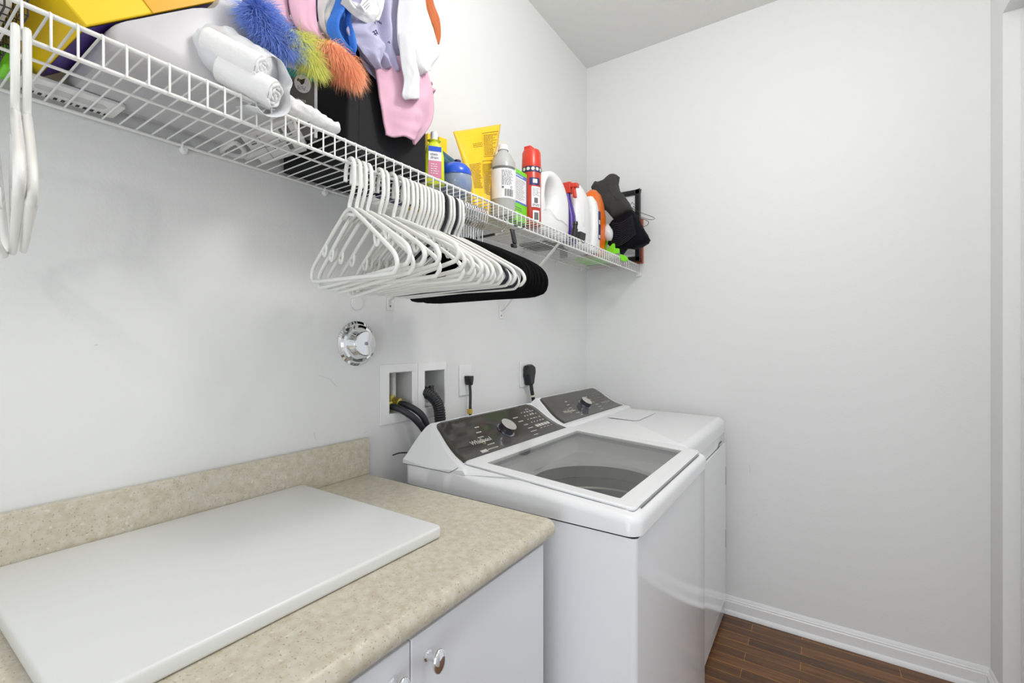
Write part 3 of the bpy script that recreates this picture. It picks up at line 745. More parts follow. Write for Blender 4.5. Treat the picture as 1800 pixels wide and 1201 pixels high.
for i, (y, yaw, roll) in enumerate(whites):
    o = first if i == 0 else copy_tree(first)
    place(o, y, yaw, roll)
    if i: o['label'] = special.get(i, 'white plastic tubular hanger packed tightly in the middle of the hanger row' if i < 18 else ('white plastic hanger between the two dark plastic hangers' if i < 20 else 'white plastic hanger at the far end of row, next to chrome hooks'))
place(blk, 0.878, -3.9, -0.5); b2 = copy_tree(blk); place(b2, 0.916, -2.6, 0.5); b2['label'] = 'navy-black plastic hanger nearest the velvet hangers'
for i in range(10):
    o = vel if i == 0 else copy_tree(vel)
    place(o, 0.955+0.0105*i, -4.0+0.2*i+rnd.uniform(-0.5, 0.5), rnd.uniform(-1.2, 1.2))
NG = 'white plastic hangers at the left picture edge'
for i, (y, yaw, roll, lb) in enumerate(((0.128, -8.3, 0, 'white plastic hanger hanging apart at left edge, nearer the camera'), (0.138, -8.8, 1.5, 'white plastic hanger hanging apart at left edge, farther of the close pair'), (0.107, -12, -2, 'white plastic hanger mostly cut off by the left picture edge'))):
    o = copy_tree(first); place(o, y, yaw, roll); o['label'] = lb; o['group'] = NG
# clip hanger under the shelf
t = thing('clip_hanger', 'skirt hanger with black rubber clips on a thin rod beyond the velvet hangers', 'hanger', (SX, 1.17, LZ))
mb = MB(); mb.tube([(0.13, 1.165, 1.628), (0.40, 1.135, 1.630)], 0.0014, 8)
hk = [V((0.285, 1.150, 1.655))]
for k in range(9):
    a = RD(180-200*k/8); hk.append(V((0.303+0.018*cos(a), 1.150, 1.666-0.008+0.018*sin(a))))
hk += [V((0.303, 1.150, 1.640)), V((0.303, 1.150, 1.629))]
mb.tube(catmull(hk, 2), 0.0013, 7); off(t, mb.build('rod', M['chrome']))
off(t, MB().tube([(0.20, 1.157, 1.6285), (0.275, 1.149, 1.629)], 0.0042, 8).build('grip_sleeve', M['blackpl']))
for x, y, z, L in ((0.345, 1.141, 1.622, 0.045), (0.165, 1.162, 1.628, 0.02)):
    mb = MB(); mb.para((x-0.004, y-0.009, z+0.012), (0.008, 0, 0), (0, 0.018, 0), (0.010, 0, -L)); mb.para((x-0.001, y-0.010, z+0.012-L), (0.013, 0, 0), (0, 0.020, 0), (0.002, 0, -0.012))
    off(t, mb.build('clip', M['blackpl'], bevel=0.003))
mb = MB(); mb.lathe([(0.006, 0), (0.007, 0.004), (0.003, 0.006)], (0.352, 1.150, 1.643), (0.4, -0.3, 1), 16); off(t, mb.build('spring', M['chrome_dark']))


# ---------------------------------------------------------------- things on the shelf
TOP = 1.7132   # items stand on the wire deck
def faceplate(c, u, v):
    """local frame on a face: c origin, u right, v up -> fn(x, y)"""
    c, u, v = V(c), V(u).normalized(), V(v).normalized(); n = u.cross(v)
    return lambda x, y, d=0.0005: c+u*x+v*y+n*d
def rect(mb, F, x0, x1, y0, y1, d=0.0005): mb.quad(F(x0, y0, d), F(x1, y0, d), F(x1, y1, d), F(x0, y1, d))
def lines(mb, F, x0, x1, y0, y1, n, h=0.0016, d=0.0008, seed=1, words=True):
    r = random.Random(seed)
    for i in range(n):
        y = y1-(y1-y0)*(i+0.5)/n; x = x0; e = x0+(x1-x0)*r.uniform(0.7, 1.0)
        while x < e:
            w = r.uniform(0.003, 0.010) if words else e-x
            rect(mb, F, x, min(x+w, e), y-h/2, y+h/2, d); x += w+0.0022
# black wire basket
t = thing('wire_basket', 'black wire basket holding white cloth, cut by upper left picture corner', 'basket', (0.14, 0.03, TOP))
mb = MB(); bx0, bx1, by0, by1, bz0, bz1 = 0.03, 0.262, -0.16, 0.146, TOP+0.003, TOP+0.16
for z in (bz0, bz0+0.02, bz0+0.04, bz0+0.06, bz0+0.08, bz0+0.10, bz0+0.12, bz1):
    mb.tube([(bx0, by0, z), (bx1, by0, z), (bx1, by1, z), (bx0, by1, z), (bx0, by0, z)], 0.0011 if z < bz1 else 0.0025, 5, False)
k = 0
y = by0
while y <= by1+1e-6: mb.tube([(bx1, y, bz1), (bx1, y, bz0), (bx0, y, bz0), (bx0, y, bz1)], 0.0011, 5); y += 0.0204
x = bx0
while x <= bx1+1e-6: mb.tube([(x, by0, bz1), (x, by0, bz0), (x, by1, bz0), (x, by1, bz1)], 0.0011, 5); x += 0.0211
off(t, mb.build('wire_mesh', M['darkwire']))
mb = MB(); mb.rbox((bx0+0.008, by0+0.01, bz0+0.004), (bx1-0.008, by1-0.008, bz1-0.02), 0.03, 5, 0.02)
tag(mb.build('folded_cloth', M['coff'], ang=180), 'folded off-white cloth inside the black wire basket', 'cloth')
mb = MB(); mb.rbox((0.028, 0.150, TOP), (0.085, 0.166, TOP+0.035), 0.004, 3, 0.004)
tag(mb.build('green_packet', M['limeplas']), 'small green packet standing between black wire basket and yellow box', 'packet')
# white vent-like tray flat on the wires
t = thing('slotted_tray', 'flat white plastic tray with dark slots lying on shelf wires below the yellow box', 'tray', (0.06, 0.22, TOP))
mb = MB(); mb.rbox((0.012, 0.172, TOP), (0.082, 0.300, TOP+0.006), 0.006, 3, 0.001); off(t, mb.build('tray', M['white']))
mb = MB(); mb.rbox((0.040, 0.190, TOP-0.0006), (0.062, 0.280, TOP-0.0001), 0.010, 6); off(t, mb.build('window', M['recess']))
mb = MB()
for q in range(12): mb.box((0.016, 0.180+0.0095*q, TOP-0.0006), (0.026, 0.1845+0.0095*q, TOP-0.0001))
off(t, mb.build('slots', M['dark']))
# tilted yellow box
A = V((0.262, 0.203, 1.735)); e1 = V((-0.205, -0.012, -0.012)); e2 = V((-0.006, -0.15, 0.155)); e3 = V((0.0, 0.165, 0.137))
t = thing('yellow_carton', 'yellow carton with purple underside tilted on its edge at upper left of shelf', 'box', tuple(A))
mb = MB(); mb.para(A+e1, -e1, e2, e3)
off(t, mb.build('carton', M['yellow'], bevel=0.002))
mb = MB(); n = e1.cross(e3).normalized(); n = n if n.z < 0 else -n
o = A+n*0.0012-e1*0.002; mb.quad(o+e1*0.02, o+e1*0.98, o+e1*0.98+e3*0.98, o+e1*0.02+e3*0.98)
off(t, mb.build('purple_panel', M['purple'], smooth=False))
F = faceplate(A+V((0.0016, 0, 0)), e3, e2)
mb = MB(); L3 = e3.length; F2 = lambda x, y, d=0.0: V((A.x+0.0016, 0, 0))+V((0, A.y, A.z))+e3.normalized()*x+e2.normalized()*y
rect(mb, lambda x, y, d: F2(x, y), 0.10, L3-0.002, 0.0, 0.05, 0); off(t, mb.build('orange_band', M['orangey'], smooth=False))
# frosted tote
mb = MB()
polyC = catmull([(0, .232, TOP+.007), (0, .228, 1.748), (0, .262, 1.7795), (0, .33, 1.8355), (0, .370, 1.867), (0, .375, 1.95), (0, .392, 2.06), (0, .412, 2.06), (0, .408, 1.93), (0, .417, 1.872), (0, .447, 1.838), (0, .475, 1.800), (0, .486, 1.75), (0, .480, TOP+.007)], 4)
rings = []
for x, k in ((0.018, 0.90), (0.03, 0.97), (0.06, 1), (0.16, 1), (0.245, 1), (0.262, 0.985), (0.268, 0.95)):
    c = V((0, 0.36, 1.83)); rings.append([V((x, c.y+(p.y-c.y)*k, max(c.z+(p.z-c.z)*k, TOP+0.007))) for p in polyC])
mb.loft(rings)
tag(mb.build('frosted_tote', M['tote'], ang=60), 'frosted translucent plastic tote leaning under the yellow carton', 'container')
# pump and small parts lying near the wall (seen through the wires)
t = thing('white_pump_part', 'white plastic buckle-shaped part lying on the shelf wires near the wall', 'plastic part', (0.04, 0.37, TOP))
mb = MB(); mb.tube(catmull([(0.004, .500, TOP+.008), (0.006, .530, TOP+.008), (0.045, .520, TOP+.008), (0.075, .492, TOP+.008), (0.07, .484, TOP+.008), (0.012, .489, TOP+.008)], 5, True), 0.006, 8, True, flat=0.9)
off(t, mb.build('loop', M['white']))
mb = MB(); mb.tube([(0.012, 0.541, TOP+0.012), (0.052, 0.541, TOP+0.012), (0.09, 0.538, TOP+0.012)], [0.010, 0.0115, 0.008], 12); off(t, mb.build('barrel', M['cardwhite']))
mb = MB(); mb.sphere((0.115, 0.512, TOP+0.013), 0.0125, 16, 10, (1.6, 1.0, 1.0))
tag(mb.build('peach_toy', M['peach']), 'small peach-coloured plastic toy lying on the wires under the white roll bag', 'toy')
# flat printed card box on the wires
t = thing('flat_carton', 'flat white printed carton lying on the shelf wires in front of black bin', 'box', (0.2, 0.56, TOP))
mb = MB(); mb.para((0.13, 0.470, TOP), (0.160, 0.010, 0), (-0.110, 0.105, 0), (0, 0, 0.018)); off(t, mb.build('carton', M['cardwhite'], bevel=0.001))
mb = MB(); Fb = lambda x, y, d=0: V((0.13, 0.470, TOP-0.0006))+V((0.160, 0.010, 0))*x+V((-0.110, 0.105, 0))*y
for (a, b, c, d_) in ((.30, .302, .1, .9), (.30, .95, .50, .51), (.62, .63, .1, .5), (.05, .30, .48, .49), (.72, .80, .55, .80), (.45, .52, .6, .68), (.1, .2, .2, .24), (.1, .2, .28, .32), (.84, .90, .15, .42), (.72, .77, .12, .30)):
    mb.quad(Fb(a, c), Fb(b+0.006, c), Fb(b+0.006, d_), Fb(a, d_))
off(t, mb.build('printing', M['inkgrey'], smooth=False))
# grey and teal card box
c0 = V((0.2115, 0.590, 0)); dirc = V((-0.128, -0.300, 0)).normalized()
t = thing('teal_card_box', 'grey and teal printed box standing against the black bin', 'box', (0.2, 0.59, TOP+0.019))
tb = MB(); w = 0.115; zt = 1.858; zb = TOP+0.020
dd = V((-0.46, -0.89, 0)).normalized(); nb = V((-0.89, 0.46, 0)).normalized()*0.02
mb = MB(); p0 = V((0.214, 0.588, zb)); mb.para(p0, dd*w, nb, V((0, 0, zt-zb))); off(t, mb.build('box', M['cardgrey'], bevel=0.0008))
Fc = lambda x, y, d=0.0006: p0+dd*(w-x)-nb.normalized()*d+V((0, 0, y))
mb = MB(); rect(mb, Fc, 0, w, 0.118, 0.136); off(t, mb.build('teal_band', M['teal'], smooth=False))
mb = MB(); rect(mb, Fc, w-0.006, w, 0, 0.1365, 0.0009); rect(mb, Fc, 0, w, 0.1345, 0.1375, 0.0009); off(t, mb.build('white_edge', M['labelw'], smooth=False))
mb = MB(); mb.quad(*[Fc(0.086+0.016*cos(RD(15*k)), 0.108+0.019*sin(RD(15*k)), 0.0011) for k in range(24)]); dsk = off(t, mb.build('round_seal', M['labelw'], smooth=False))
mb = MB(); mb.quad(*[Fc(0.083+a, 0.112+b, 0.0014) for a, b in ((-.008, .0), (-.006, .006), (.0, .004), (.008, .009), (.006, -.002), (.001, -.007), (-.003, -.001))])
lines(mb, Fc, 0.076, 0.097, 0.094, 0.103, 3, 0.0010, 0.0014, 4)
off(t, mb.build('seal_print', M['ink'], smooth=False))
mb = MB()
for body, y in (('to fit most valves', 0.070), ('(for wheelchairs)', 0.060)):
    vs, fs = text_mesh(body, 0.0105, lambda x, yy: Fc(0.020+x, y+yy, 0.0011)); mb.add(vs, fs)
rect(mb, Fc, 0.02, 0.045, 0.083, 0.086, 0.0011)
off(t, mb.build('box_lettering', M['labelw'], smooth=False))
# rolls in a torn white bag
def crumple(rings, seed, amp):
    out = []
    for i, r in enumerate(rings):
        row = []
        for p in r:
            n = noise.noise_vector(p*28+V((seed, 0, 0)))+noise.noise_vector(p*70+V((0, seed, 0)))*0.5
            row.append(p+n*amp)
        out.append(row)
    return out
t = thing('roll_bag', 'torn white plastic bag with white rolls inside, leaning over the shelf rail', 'bag', (0.28, 0.42, 1.74))
ax0, ax1 = V((0.20, 0.353, 1.832)), V((0.315, 0.447, 1.748))
def blob_rings(a, b, radii, n=40, squash=1.0):
    a, b = V(a), V(b); d = (b-a).normalized(); q = V((0, 0, 1)).rotation_difference(d); out = []
    for i, r in enumerate(radii):
        c = a.lerp(b, i/(len(radii)-1)); out.append([c+q @ V((r*cos(2*pi*k/n)*squash, r*sin(2*pi*k/n), 0)) for k in range(n)])
    return out
mb = MB(); mb.loft(crumple(blob_rings((0.205, 0.335, 1.815), (0.312, 0.430, 1.750), [0.026, 0.040, 0.043, 0.041, 0.044, 0.042, 0.045, 0.043, 0.044, 0.046, 0.043, 0.044, 0.045, 0.044, 0.046, 0.045, 0.043, 0.040], 72), 3, 0.0085), True)
off(t, mb.build('bag', M['film'], ang=180))
def roll(a, b, r, name='roll'):
    a, b = V(a), V(b); d = (b-a).normalized(); q = V((0, 0, 1)).rotation_difference(d); mb = MB()
    prof = [(r, 0), (r*1.01, (b-a).length-0.004), (r*0.94, (b-a).length)]
    mb.lathe(prof, a, d, 32, True)
    sp = []
    for k in range(110):
        th = k*0.2; rr = r*0.93*(1-k/118); p = V((rr*cos(th), rr*sin(th)*0.92, 0.0015*sin(k*0.9)+0.001)); sp.append(b+q @ p)
    mb.tube(sp, 0.0026, 5); return mb.build(name, M['tissue'], ang=60)
ra, rb = [(0.3380,0.4259,1.7174)][0], [(0.3320,0.4060,1.7541)][0]
dq = V((0.062, 0.055, -0.038)).normalized()*0.09
off(t, roll(tuple(V(ra)-dq), ra, 0.0235)); off(t, roll(tuple(V(rb)-dq), rb, 0.0215))
# torn edge strip
mb = MB(); ed = [V(p) for p in [(0.3350,0.3952,1.7683),(0.3350,0.4139,1.7818),(0.3350,0.4325,1.7856),(0.3350,0.4435,1.7795),(0.3350,0.4528,1.7682),(0.3350,0.4601,1.7547),(0.3350,0.4549,1.7373),(0.3350,0.4591,1.7211),(0.3350,0.4538,1.7009),(0.3350,0.4405,1.6855),(0.3350,0.4158,1.6774),(0.3350,0.3989,1.6837)]]
ring1 = [p+V((-0.05, -0.012, 0.012)) for p in ed]; ring2 = [p+V((0.0, rnd.uniform(-.0015, .0015), rnd.uniform(-.002, .002))) for p in ed]
mb.loft([catmull(ring1, 3), catmull([(a+b)/2+V((0.004, 0.002, 0.003)) for a, b in zip(ring1, ring2)], 3), catmull(ring2, 3)], False, None, False)
off(t, mb.build('torn_edge', M['film'], ang=180, solid=0.001))
# second crumpled white bag
mb = MB(); rr = [0.006, 0.017, 0.020, 0.015, 0.017, 0.014, 0.016, 0.0135, 0.0155, 0.013, 0.014, 0.0115, 0.0135, 0.012, 0.013, 0.006]
mb.loft(crumple(blob_rings((0.296, 0.462, 1.732), (0.292, 0.588, 1.7290), rr, 48, 1.0), 9, 0.0055))
tag(mb.build('crumpled_wrapper', M['tissue'], ang=180), 'crumpled white wrapper lying along the shelf rail below the teal box', 'wrapper')

# black bin
t = thing('storage_bin', 'black fabric storage bin under the heap of clothes', 'bin', (0.14, 0.75, TOP))
mb = MB()
z0, z1 = TOP, 1.95
def bring(z, k, ins=0): return rr_ring(0.012+ins, 0.263-ins, 0.626+ins, 0.866+k-ins, 0.008, lambda x: z)
mb.loft([bring(z0, 0), bring(z0+0.1, 0.001), bring(z1, 0.002), bring(z1, 0.002, 0.004), bring(z0+0.01, 0, 0.004)], True)
off(t, mb.build('body', M['bin'], ang=40))
off(t, MB().tube([(0.2636, 0.6272+0.03, z0+0.004), (0.2636, 0.657, z1-0.01)], 0.0006, 5).build('stitching', M['blackpl']))

# ---------------------------------------------------------------- clothes (strips of cloth between two edges, folded and thick)
def cloth(L, R, x_in=0.0, bulge=0.02, folds=2, amp=0.006, seed=1, nu=46, nv=34, hook=True, thick=True):
    """returns verts rings of a draped strip; L, R: 3-D edge curves"""
    L, R = [V(p) for p in L], [V(p) for p in R]
    if hook:
        for C in (L, R):
            d = (C[0]-C[1]); C.insert(0, C[0]+V((-0.05, 0, 0.03))); C.insert(0, C[0]+V((-0.07, 0, -0.05)))
    def resample(C, n):
        D = catmull(C, 8); ln = [0]
        for i in range(1, len(D)): ln.append(ln[-1]+(D[i]-D[i-1]).length)
        out = []; j = 0
        for i in range(n+1):
            s = ln[-1]*i/n
            while j < len(D)-2 and ln[j+1] < s: j += 1
            f = (s-ln[j])/max(ln[j+1]-ln[j], 1e-9); out.append(D[j].lerp(D[j+1], min(max(f, 0), 1)))
        return out
    A_, B_ = resample(L, nu), resample(R, nu); rows = []
    for i in range(nu+1):
        row = []
        for j in range(nv+1):
            t = j/nv; p = A_[i].lerp(B_[i], t); s = i/nu
            ph = seed*1.7+2.2*noise.noise(V((s*2.5, seed, 0)))
            env = sin(pi*t)**0.6
            dx = bulge*sin(pi*t)+amp*env*sin(2*pi*folds*t+ph+2.0*s)+amp*0.7*env*noise.noise(V((t*5, s*7, seed*3.1)))
            dz = amp*0.8*env*noise.noise(V((t*4+9, s*5, seed)))
            row.append(p+V((dx, 0, dz)))
        rows.append(row)
    return rows
def garment(name, pieces, m, label, cat, ths=0.0035, parts=None):
    mb = MB()
    for rows in pieces: mb.loft(rows, False, None, False)
    o = mb.build(name, m, ang=180, solid=ths)
    return tag(o, label, cat)
# order from back to front
garment('garment', [cloth([(0.2700,0.6471,1.9433),(0.2700,0.6561,1.9169),(0.2700,0.6775,1.8986),(0.2700,0.7030,1.8954)], [(0.2800,0.7587,1.9590),(0.2800,0.7658,1.9355),(0.2800,0.7694,1.9128),(0.2800,0.7552,1.8820)], 0, .010, 2, .007, 4, hook=True)], M['lav'],
        'greyish lavender cloth layer peeking out under the white sleeve over the black bin', 'clothing')
pk = garment('pink_garment', [cloth([(0.2850,0.6778,1.9291),(0.2850,0.6920,1.8727),(0.2850,0.7049,1.8143),(0.2850,0.7165,1.7709)], [(0.2850,0.8286,1.9997),(0.2850,0.8650,1.9456),(0.2850,0.8650,1.8628),(0.2850,0.8054,1.7791)], 0, .022, 0.9, .007, 2, nu=60, hook=False),
                         cloth([(0.2620,0.8377,1.9934),(0.2620,0.8517,1.9859),(0.2620,0.8681,1.9762)], [(0.2620,0.8477,1.9085),(0.2620,0.8723,1.9191),(0.2620,0.8934,1.9402)], 0, .012, 2.5, .006, 5, hook=False)], M['pink'],
        'pink sweatshirt hanging lowest down the front of the black bin', 'clothing', 0.005)
garment('pink_shirt', [cloth([(0.2550,0.4462,1.9508),(0.2550,0.4504,1.9189),(0.2550,0.4652,1.9045),(0.2550,0.5146,1.9057)], [(0.2620,0.5012,1.9886),(0.2620,0.4966,1.9475),(0.2620,0.4989,1.9215),(0.2620,0.5198,1.9049)], 0, .010, 1, .004, 7),
                       cloth([(0.2720,0.4851,1.9739),(0.2720,0.4907,1.9344),(0.2720,0.5044,1.9012),(0.2720,0.5476,1.8962)], [(0.2720,0.5476,2.0144),(0.2720,0.5476,1.9689),(0.2720,0.5527,1.9263),(0.2720,0.5758,1.8998)], 0, .014, 0.8, .004, 8)], M['pink'],
        'pink shirt at the left of the clothes heap above blue and yellow fur', 'clothing')
garment('white_shirt', [cloth([(0.2780,0.5437,2.0092),(0.2780,0.5462,1.9543),(0.2780,0.5537,1.9246),(0.2780,0.5796,1.9090)], [(0.2850,0.5961,2.0401),(0.2850,0.5853,1.9842),(0.2850,0.5695,1.9493),(0.2850,0.5988,1.9074)], 0, .012, 1.5, .006, 3)], M['coff'],
        'narrow off-white shirt fold between the pink shirt and the blue garment', 'clothing')
garment('lavender_shirt', [cloth([(0.2820,0.6093,2.0381),(0.2820,0.6149,1.9697),(0.2820,0.6437,1.9225),(0.2820,0.6866,1.9067)], [(0.2850,0.7541,2.1425),(0.2850,0.7524,2.0611),(0.2850,0.7577,1.9837),(0.2850,0.7612,1.9344)], 0, .012, 3, .011, 11, nu=60, nv=50),
                           cloth([(0.3050,0.6117,1.9613),(0.3050,0.5951,1.9355),(0.3050,0.6259,1.9146),(0.3050,0.6690,1.8905)], [(0.3050,0.6675,1.9936),(0.3050,0.6799,1.9658),(0.3050,0.6959,1.9518),(0.3050,0.6706,1.8888)], 0, .012, 1, .005, 13, hook=False)], M['lav'],
        'lavender t-shirt with dark printed marks in the middle of the clothes heap', 'clothing')
mb = MB()
for (u, v) in [(0.3320,0.6511,1.9736),(0.3320,0.6541,1.9706),(0.3320,0.6392,1.9430),(0.3320,0.6451,1.9499),(0.3320,0.6407,1.9402),(0.3320,0.6788,1.9454),(0.3320,0.6835,1.9443)] and []: pass
for p in [(0.3380,0.6461,1.9672),(0.3380,0.6506,1.9674),(0.3380,0.6328,1.9384),(0.3380,0.6387,1.9440),(0.3380,0.6416,1.9409),(0.3380,0.6372,1.9361),(0.3380,0.6736,1.9392)]:
    q = V(p); mb.tube([q, q+V((0.001, 0.002, 0.0035)), q+V((0, 0.005, 0.001))], 0.0012, 5)
pr_ = mb.build('printed_marks', M['navy']); pr_.parent = bpy.data.objects['lavender_shirt']
garment('blue_garment', [cloth([(0.3000,0.5747,2.0083),(0.3000,0.5643,1.9585),(0.3000,0.5515,1.9240),(0.3000,0.5591,1.9013),(0.3000,0.5879,1.8870),(0.3000,0.6071,1.8888)], [(0.3000,0.5906,2.0185),(0.3000,0.5961,1.9799),(0.3000,0.5826,1.9511),(0.3000,0.5747,1.9281),(0.3000,0.5879,1.9078),(0.3000,0.6015,1.8988)], 0, .014, 0.5, .003, 17),
                         cloth([(0.3000,0.5906,2.0185),(0.3000,0.5933,1.9829),(0.3000,0.5961,1.9519),(0.3000,0.6015,1.9246),(0.3000,0.6071,1.9017),(0.3000,0.6099,1.8902)], [(0.3000,0.6015,2.0254),(0.3000,0.6071,1.9889),(0.3000,0.6015,1.9504),(0.3000,0.6155,1.9346),(0.3000,0.6240,1.9154),(0.3000,0.6155,1.8931)], 0, .010, 0.5, .003, 18),
                         cloth([(0.2850,0.5880,2.0115),(0.2850,0.5880,1.9647),(0.2850,0.5853,1.9282),(0.2850,0.6043,1.9056)], [(0.2850,0.6127,2.0270),(0.2850,0.6127,1.9792),(0.2850,0.6155,1.9450),(0.2850,0.6155,1.9091)], 0, .002, 0.5, .002, 19)], M['cblue'],
        'royal blue garment with folded open sleeve hanging above the orange fur', 'clothing')
wt = garment('white_collar_shirt', [cloth([(0.3180,0.5619,1.9902),(0.3180,0.5882,1.9863),(0.3180,0.6272,2.0008),(0.3180,0.6507,2.0224)], [(0.3180,0.5723,1.9697),(0.3180,0.5990,1.9629),(0.3180,0.6388,1.9672),(0.3180,0.6628,1.9907)], 0, .016, 0.6, .005, 23, hook=False),
                                    cloth([(0.3120,0.6496,2.0509),(0.3120,0.6556,2.0255),(0.3120,0.6496,2.0000),(0.3120,0.6466,1.9812)], [(0.3120,0.6866,2.0795),(0.3120,0.6866,2.0495),(0.3120,0.6772,2.0114),(0.3120,0.6678,1.9886)], 0, .010, 0.6, .004, 24, hook=False)], M['cwhite'],
        'white shirt with curled neckband and care tag at the top of the heap', 'clothing')
mb = MB(); tg = [V(p) for p in [(0.3375,0.6020,1.9775),(0.3375,0.6117,1.9997),(0.3375,0.6347,2.0092),(0.3375,0.6259,1.9851),(0.3375,0.6145,1.9689)]]; mb.quad(*tg); tgo = mb.build('care_tag', M['labelw'], solid=0.0005, smooth=False); tgo.parent = wt
mb = MB()
for a, b in zip([(0.3390,0.6063,1.9773),(0.3390,0.6105,1.9752),(0.3390,0.6148,1.9743)], [(0.3390,0.6204,1.9975),(0.3390,0.6233,1.9934),(0.3390,0.6247,1.9896)]): mb.tube([a, b], 0.0005, 4)
o_ = mb.build('care_print', M['ink']); o_.parent = wt
garment('white_long_sleeve_shirt', [cloth([(0.3000,0.7387,2.1260),(0.3000,0.7335,2.0442),(0.3000,0.7370,1.9806),(0.3000,0.7651,1.9448),(0.3000,0.7964,1.9356)], [(0.3000,0.7964,2.1633),(0.3000,0.8352,2.1108),(0.3000,0.8616,2.0675),(0.3000,0.8741,2.0308),(0.3000,0.8332,1.9701)], 0, .030, 0.8, .007, 29, nu=60, nv=44),
                                    cloth([(0.3180,0.7206,1.9910),(0.3180,0.7273,1.9368),(0.3180,0.7376,1.8966),(0.3180,0.7325,1.8605),(0.3180,0.7411,1.8513)], [(0.3180,0.7695,2.0182),(0.3180,0.7768,1.9553),(0.3180,0.7842,1.9186),(0.3180,0.7861,1.8791),(0.3180,0.7805,1.8658)], 0, .018, 0.5, .003, 31, hook=False)], M['cwhite'],
        'large white long-sleeve shirt hanging at the right of the clothes heap', 'clothing', 0.005)
garment('rust_garment', [cloth([(0.2350,0.8583,2.2316),(0.2350,0.8915,2.1775),(0.2350,0.9218,2.1492),(0.2350,0.9263,2.1269),(0.2350,0.9307,2.1139)], [(0.2350,0.9000,2.2587),(0.2350,0.9263,2.2137),(0.2350,0.9466,2.1883),(0.2350,0.9512,2.1469),(0.2350,0.9443,2.1180)], 0, .006, 0.6, .003, 37)], M['rust'],
        'rust-orange garment strip hanging at the right edge of the clothes heap', 'clothing')
mb = MB()
hp = [[V((0.14+0.112*cos(2*pi*k/30)*rk, 0.745+0.112*sin(2*pi*k/30)*rk, z)) for k in range(30)] for rk, z in ((0.6, 1.93), (0.98, 1.945), (1.10, 1.985), (1.12, 2.05), (1.06, 2.10), (0.9, 2.15), (0.6, 2.20), (0.15, 2.215))]
mb.loft(crumple(hp, 5, 0.012)); tag(mb.build('heaped_clothes', M['coff'], ang=180, sub=1), 'off-white clothes heaped inside the black bin behind the hanging shirts', 'clothing')

# rainbow fur trim
ft = thing('fur_boa', 'shaggy blue, yellow and orange fur boa hanging over the front of the clothes heap', 'boa', (0.3, 0.55, 1.9))
def fur(name, spine, m, n, length, rad, seed, down=1.0):
    r = random.Random(seed); sp = catmull(spine, 12); mb = MB()
    mb.tube(sp, [rad*0.55*(0.6+0.4*sin(pi*i/(len(sp)-1))) for i in range(len(sp))], 10)
    for k in range(n):
        f = r.random()*(len(sp)-1); i = min(int(f), len(sp)-2); p = sp[i].lerp(sp[i+1], f-i)
        th = r.uniform(0, 2*pi); d = V((abs(cos(th))*0.8-0.1, sin(th)*0.75, sin(th*1.3)*0.4-0.55*down)); d = (d+V((r.gauss(0, .25), r.gauss(0, .25), r.gauss(0, .25)))).normalized()
        p = p+d*rad*0.35; L = length*r.uniform(0.55, 1.1); w = r.uniform(0.00035, 0.0007)
        s = d.cross(V((0.8, -0.5, 0.1))).normalized()*w; g = V((0, 0, -1))
        q1 = p+d*L*0.5+g*L*0.05; q2 = q1+(d*0.7+g*0.45*down+V((r.gauss(0, .12), r.gauss(0, .12), 0))).normalized()*L*0.5
        b = len(mb.v); mb.v += [tuple(p-s), tuple(p+s), tuple(q1+s*0.8), tuple(q1-s*0.8), tuple(q2)]
        mb.f += [(b, b+1, b+2, b+3), (b+3, b+2, b+4)]; mb.mi += [0, 0]
    return off(ft, mb.build(name, m, ang=180))
fur('blue_tuft', [(0.2850,0.4187,1.8854),(0.2850,0.4346,1.8627),(0.2850,0.4572,1.8487),(0.2850,0.4809,1.8405)], M['furb'], 5200, 0.046, 0.022, 1, 0.5)
fur('yellow_tuft', [(0.2920,0.4790,1.8686),(0.2920,0.5015,1.8639),(0.2920,0.5154,1.8519),(0.2920,0.5225,1.8380)], M['fury'], 4200, 0.046, 0.020, 2, 1.2)
fur('yellow_tuft', [(0.2850,0.5139,1.8754),(0.2850,0.5441,1.8828),(0.2850,0.5695,1.8803)], M['fury'], 2000, 0.040, 0.016, 4, 1.0)
fur('orange_tuft', [(0.3000,0.5490,1.8801),(0.3000,0.5720,1.8810),(0.3000,0.5879,1.8754),(0.3000,0.5961,1.8656)], M['furo'], 6000, 0.056, 0.028, 3, 1.6)

# ---------------------------------------------------------------- cleaning things
def bottle_loft(c, secs, m, name, parent=None, rot=0.0, n=36, ang=50):
    """secs: (z, half-depth along x, half-width along y, roundness 2..8)"""
    cx, cy, cz = c; rings = []
    for z, a, b, e in secs:
        row = []
        for k in range(n):
            t = 2*pi*k/n; ct, st = cos(t), sin(t)
            x = a*math.copysign(abs(ct)**(2/e), ct); y = b*math.copysign(abs(st)**(2/e), st)
            xr = x*cos(rot)-y*sin(rot); yr = x*sin(rot)+y*cos(rot)
            row.append(V((cx+xr, cy+yr, cz+z)))
        rings.append(row)
    mb = MB(); mb.loft(rings); o = mb.build(name, m, ang=ang)
    return off(parent, o) if parent else o
def cylF(c, r, z0, a0=0.0):
    """wrap (x, y) on a cylinder face; x=0 faces angle a0"""
    return lambda x, y, d=0.0006: V((c[0]+(r+d)*cos(a0+x/r), c[1]+(r+d)*sin(a0+x/r), z0+y))
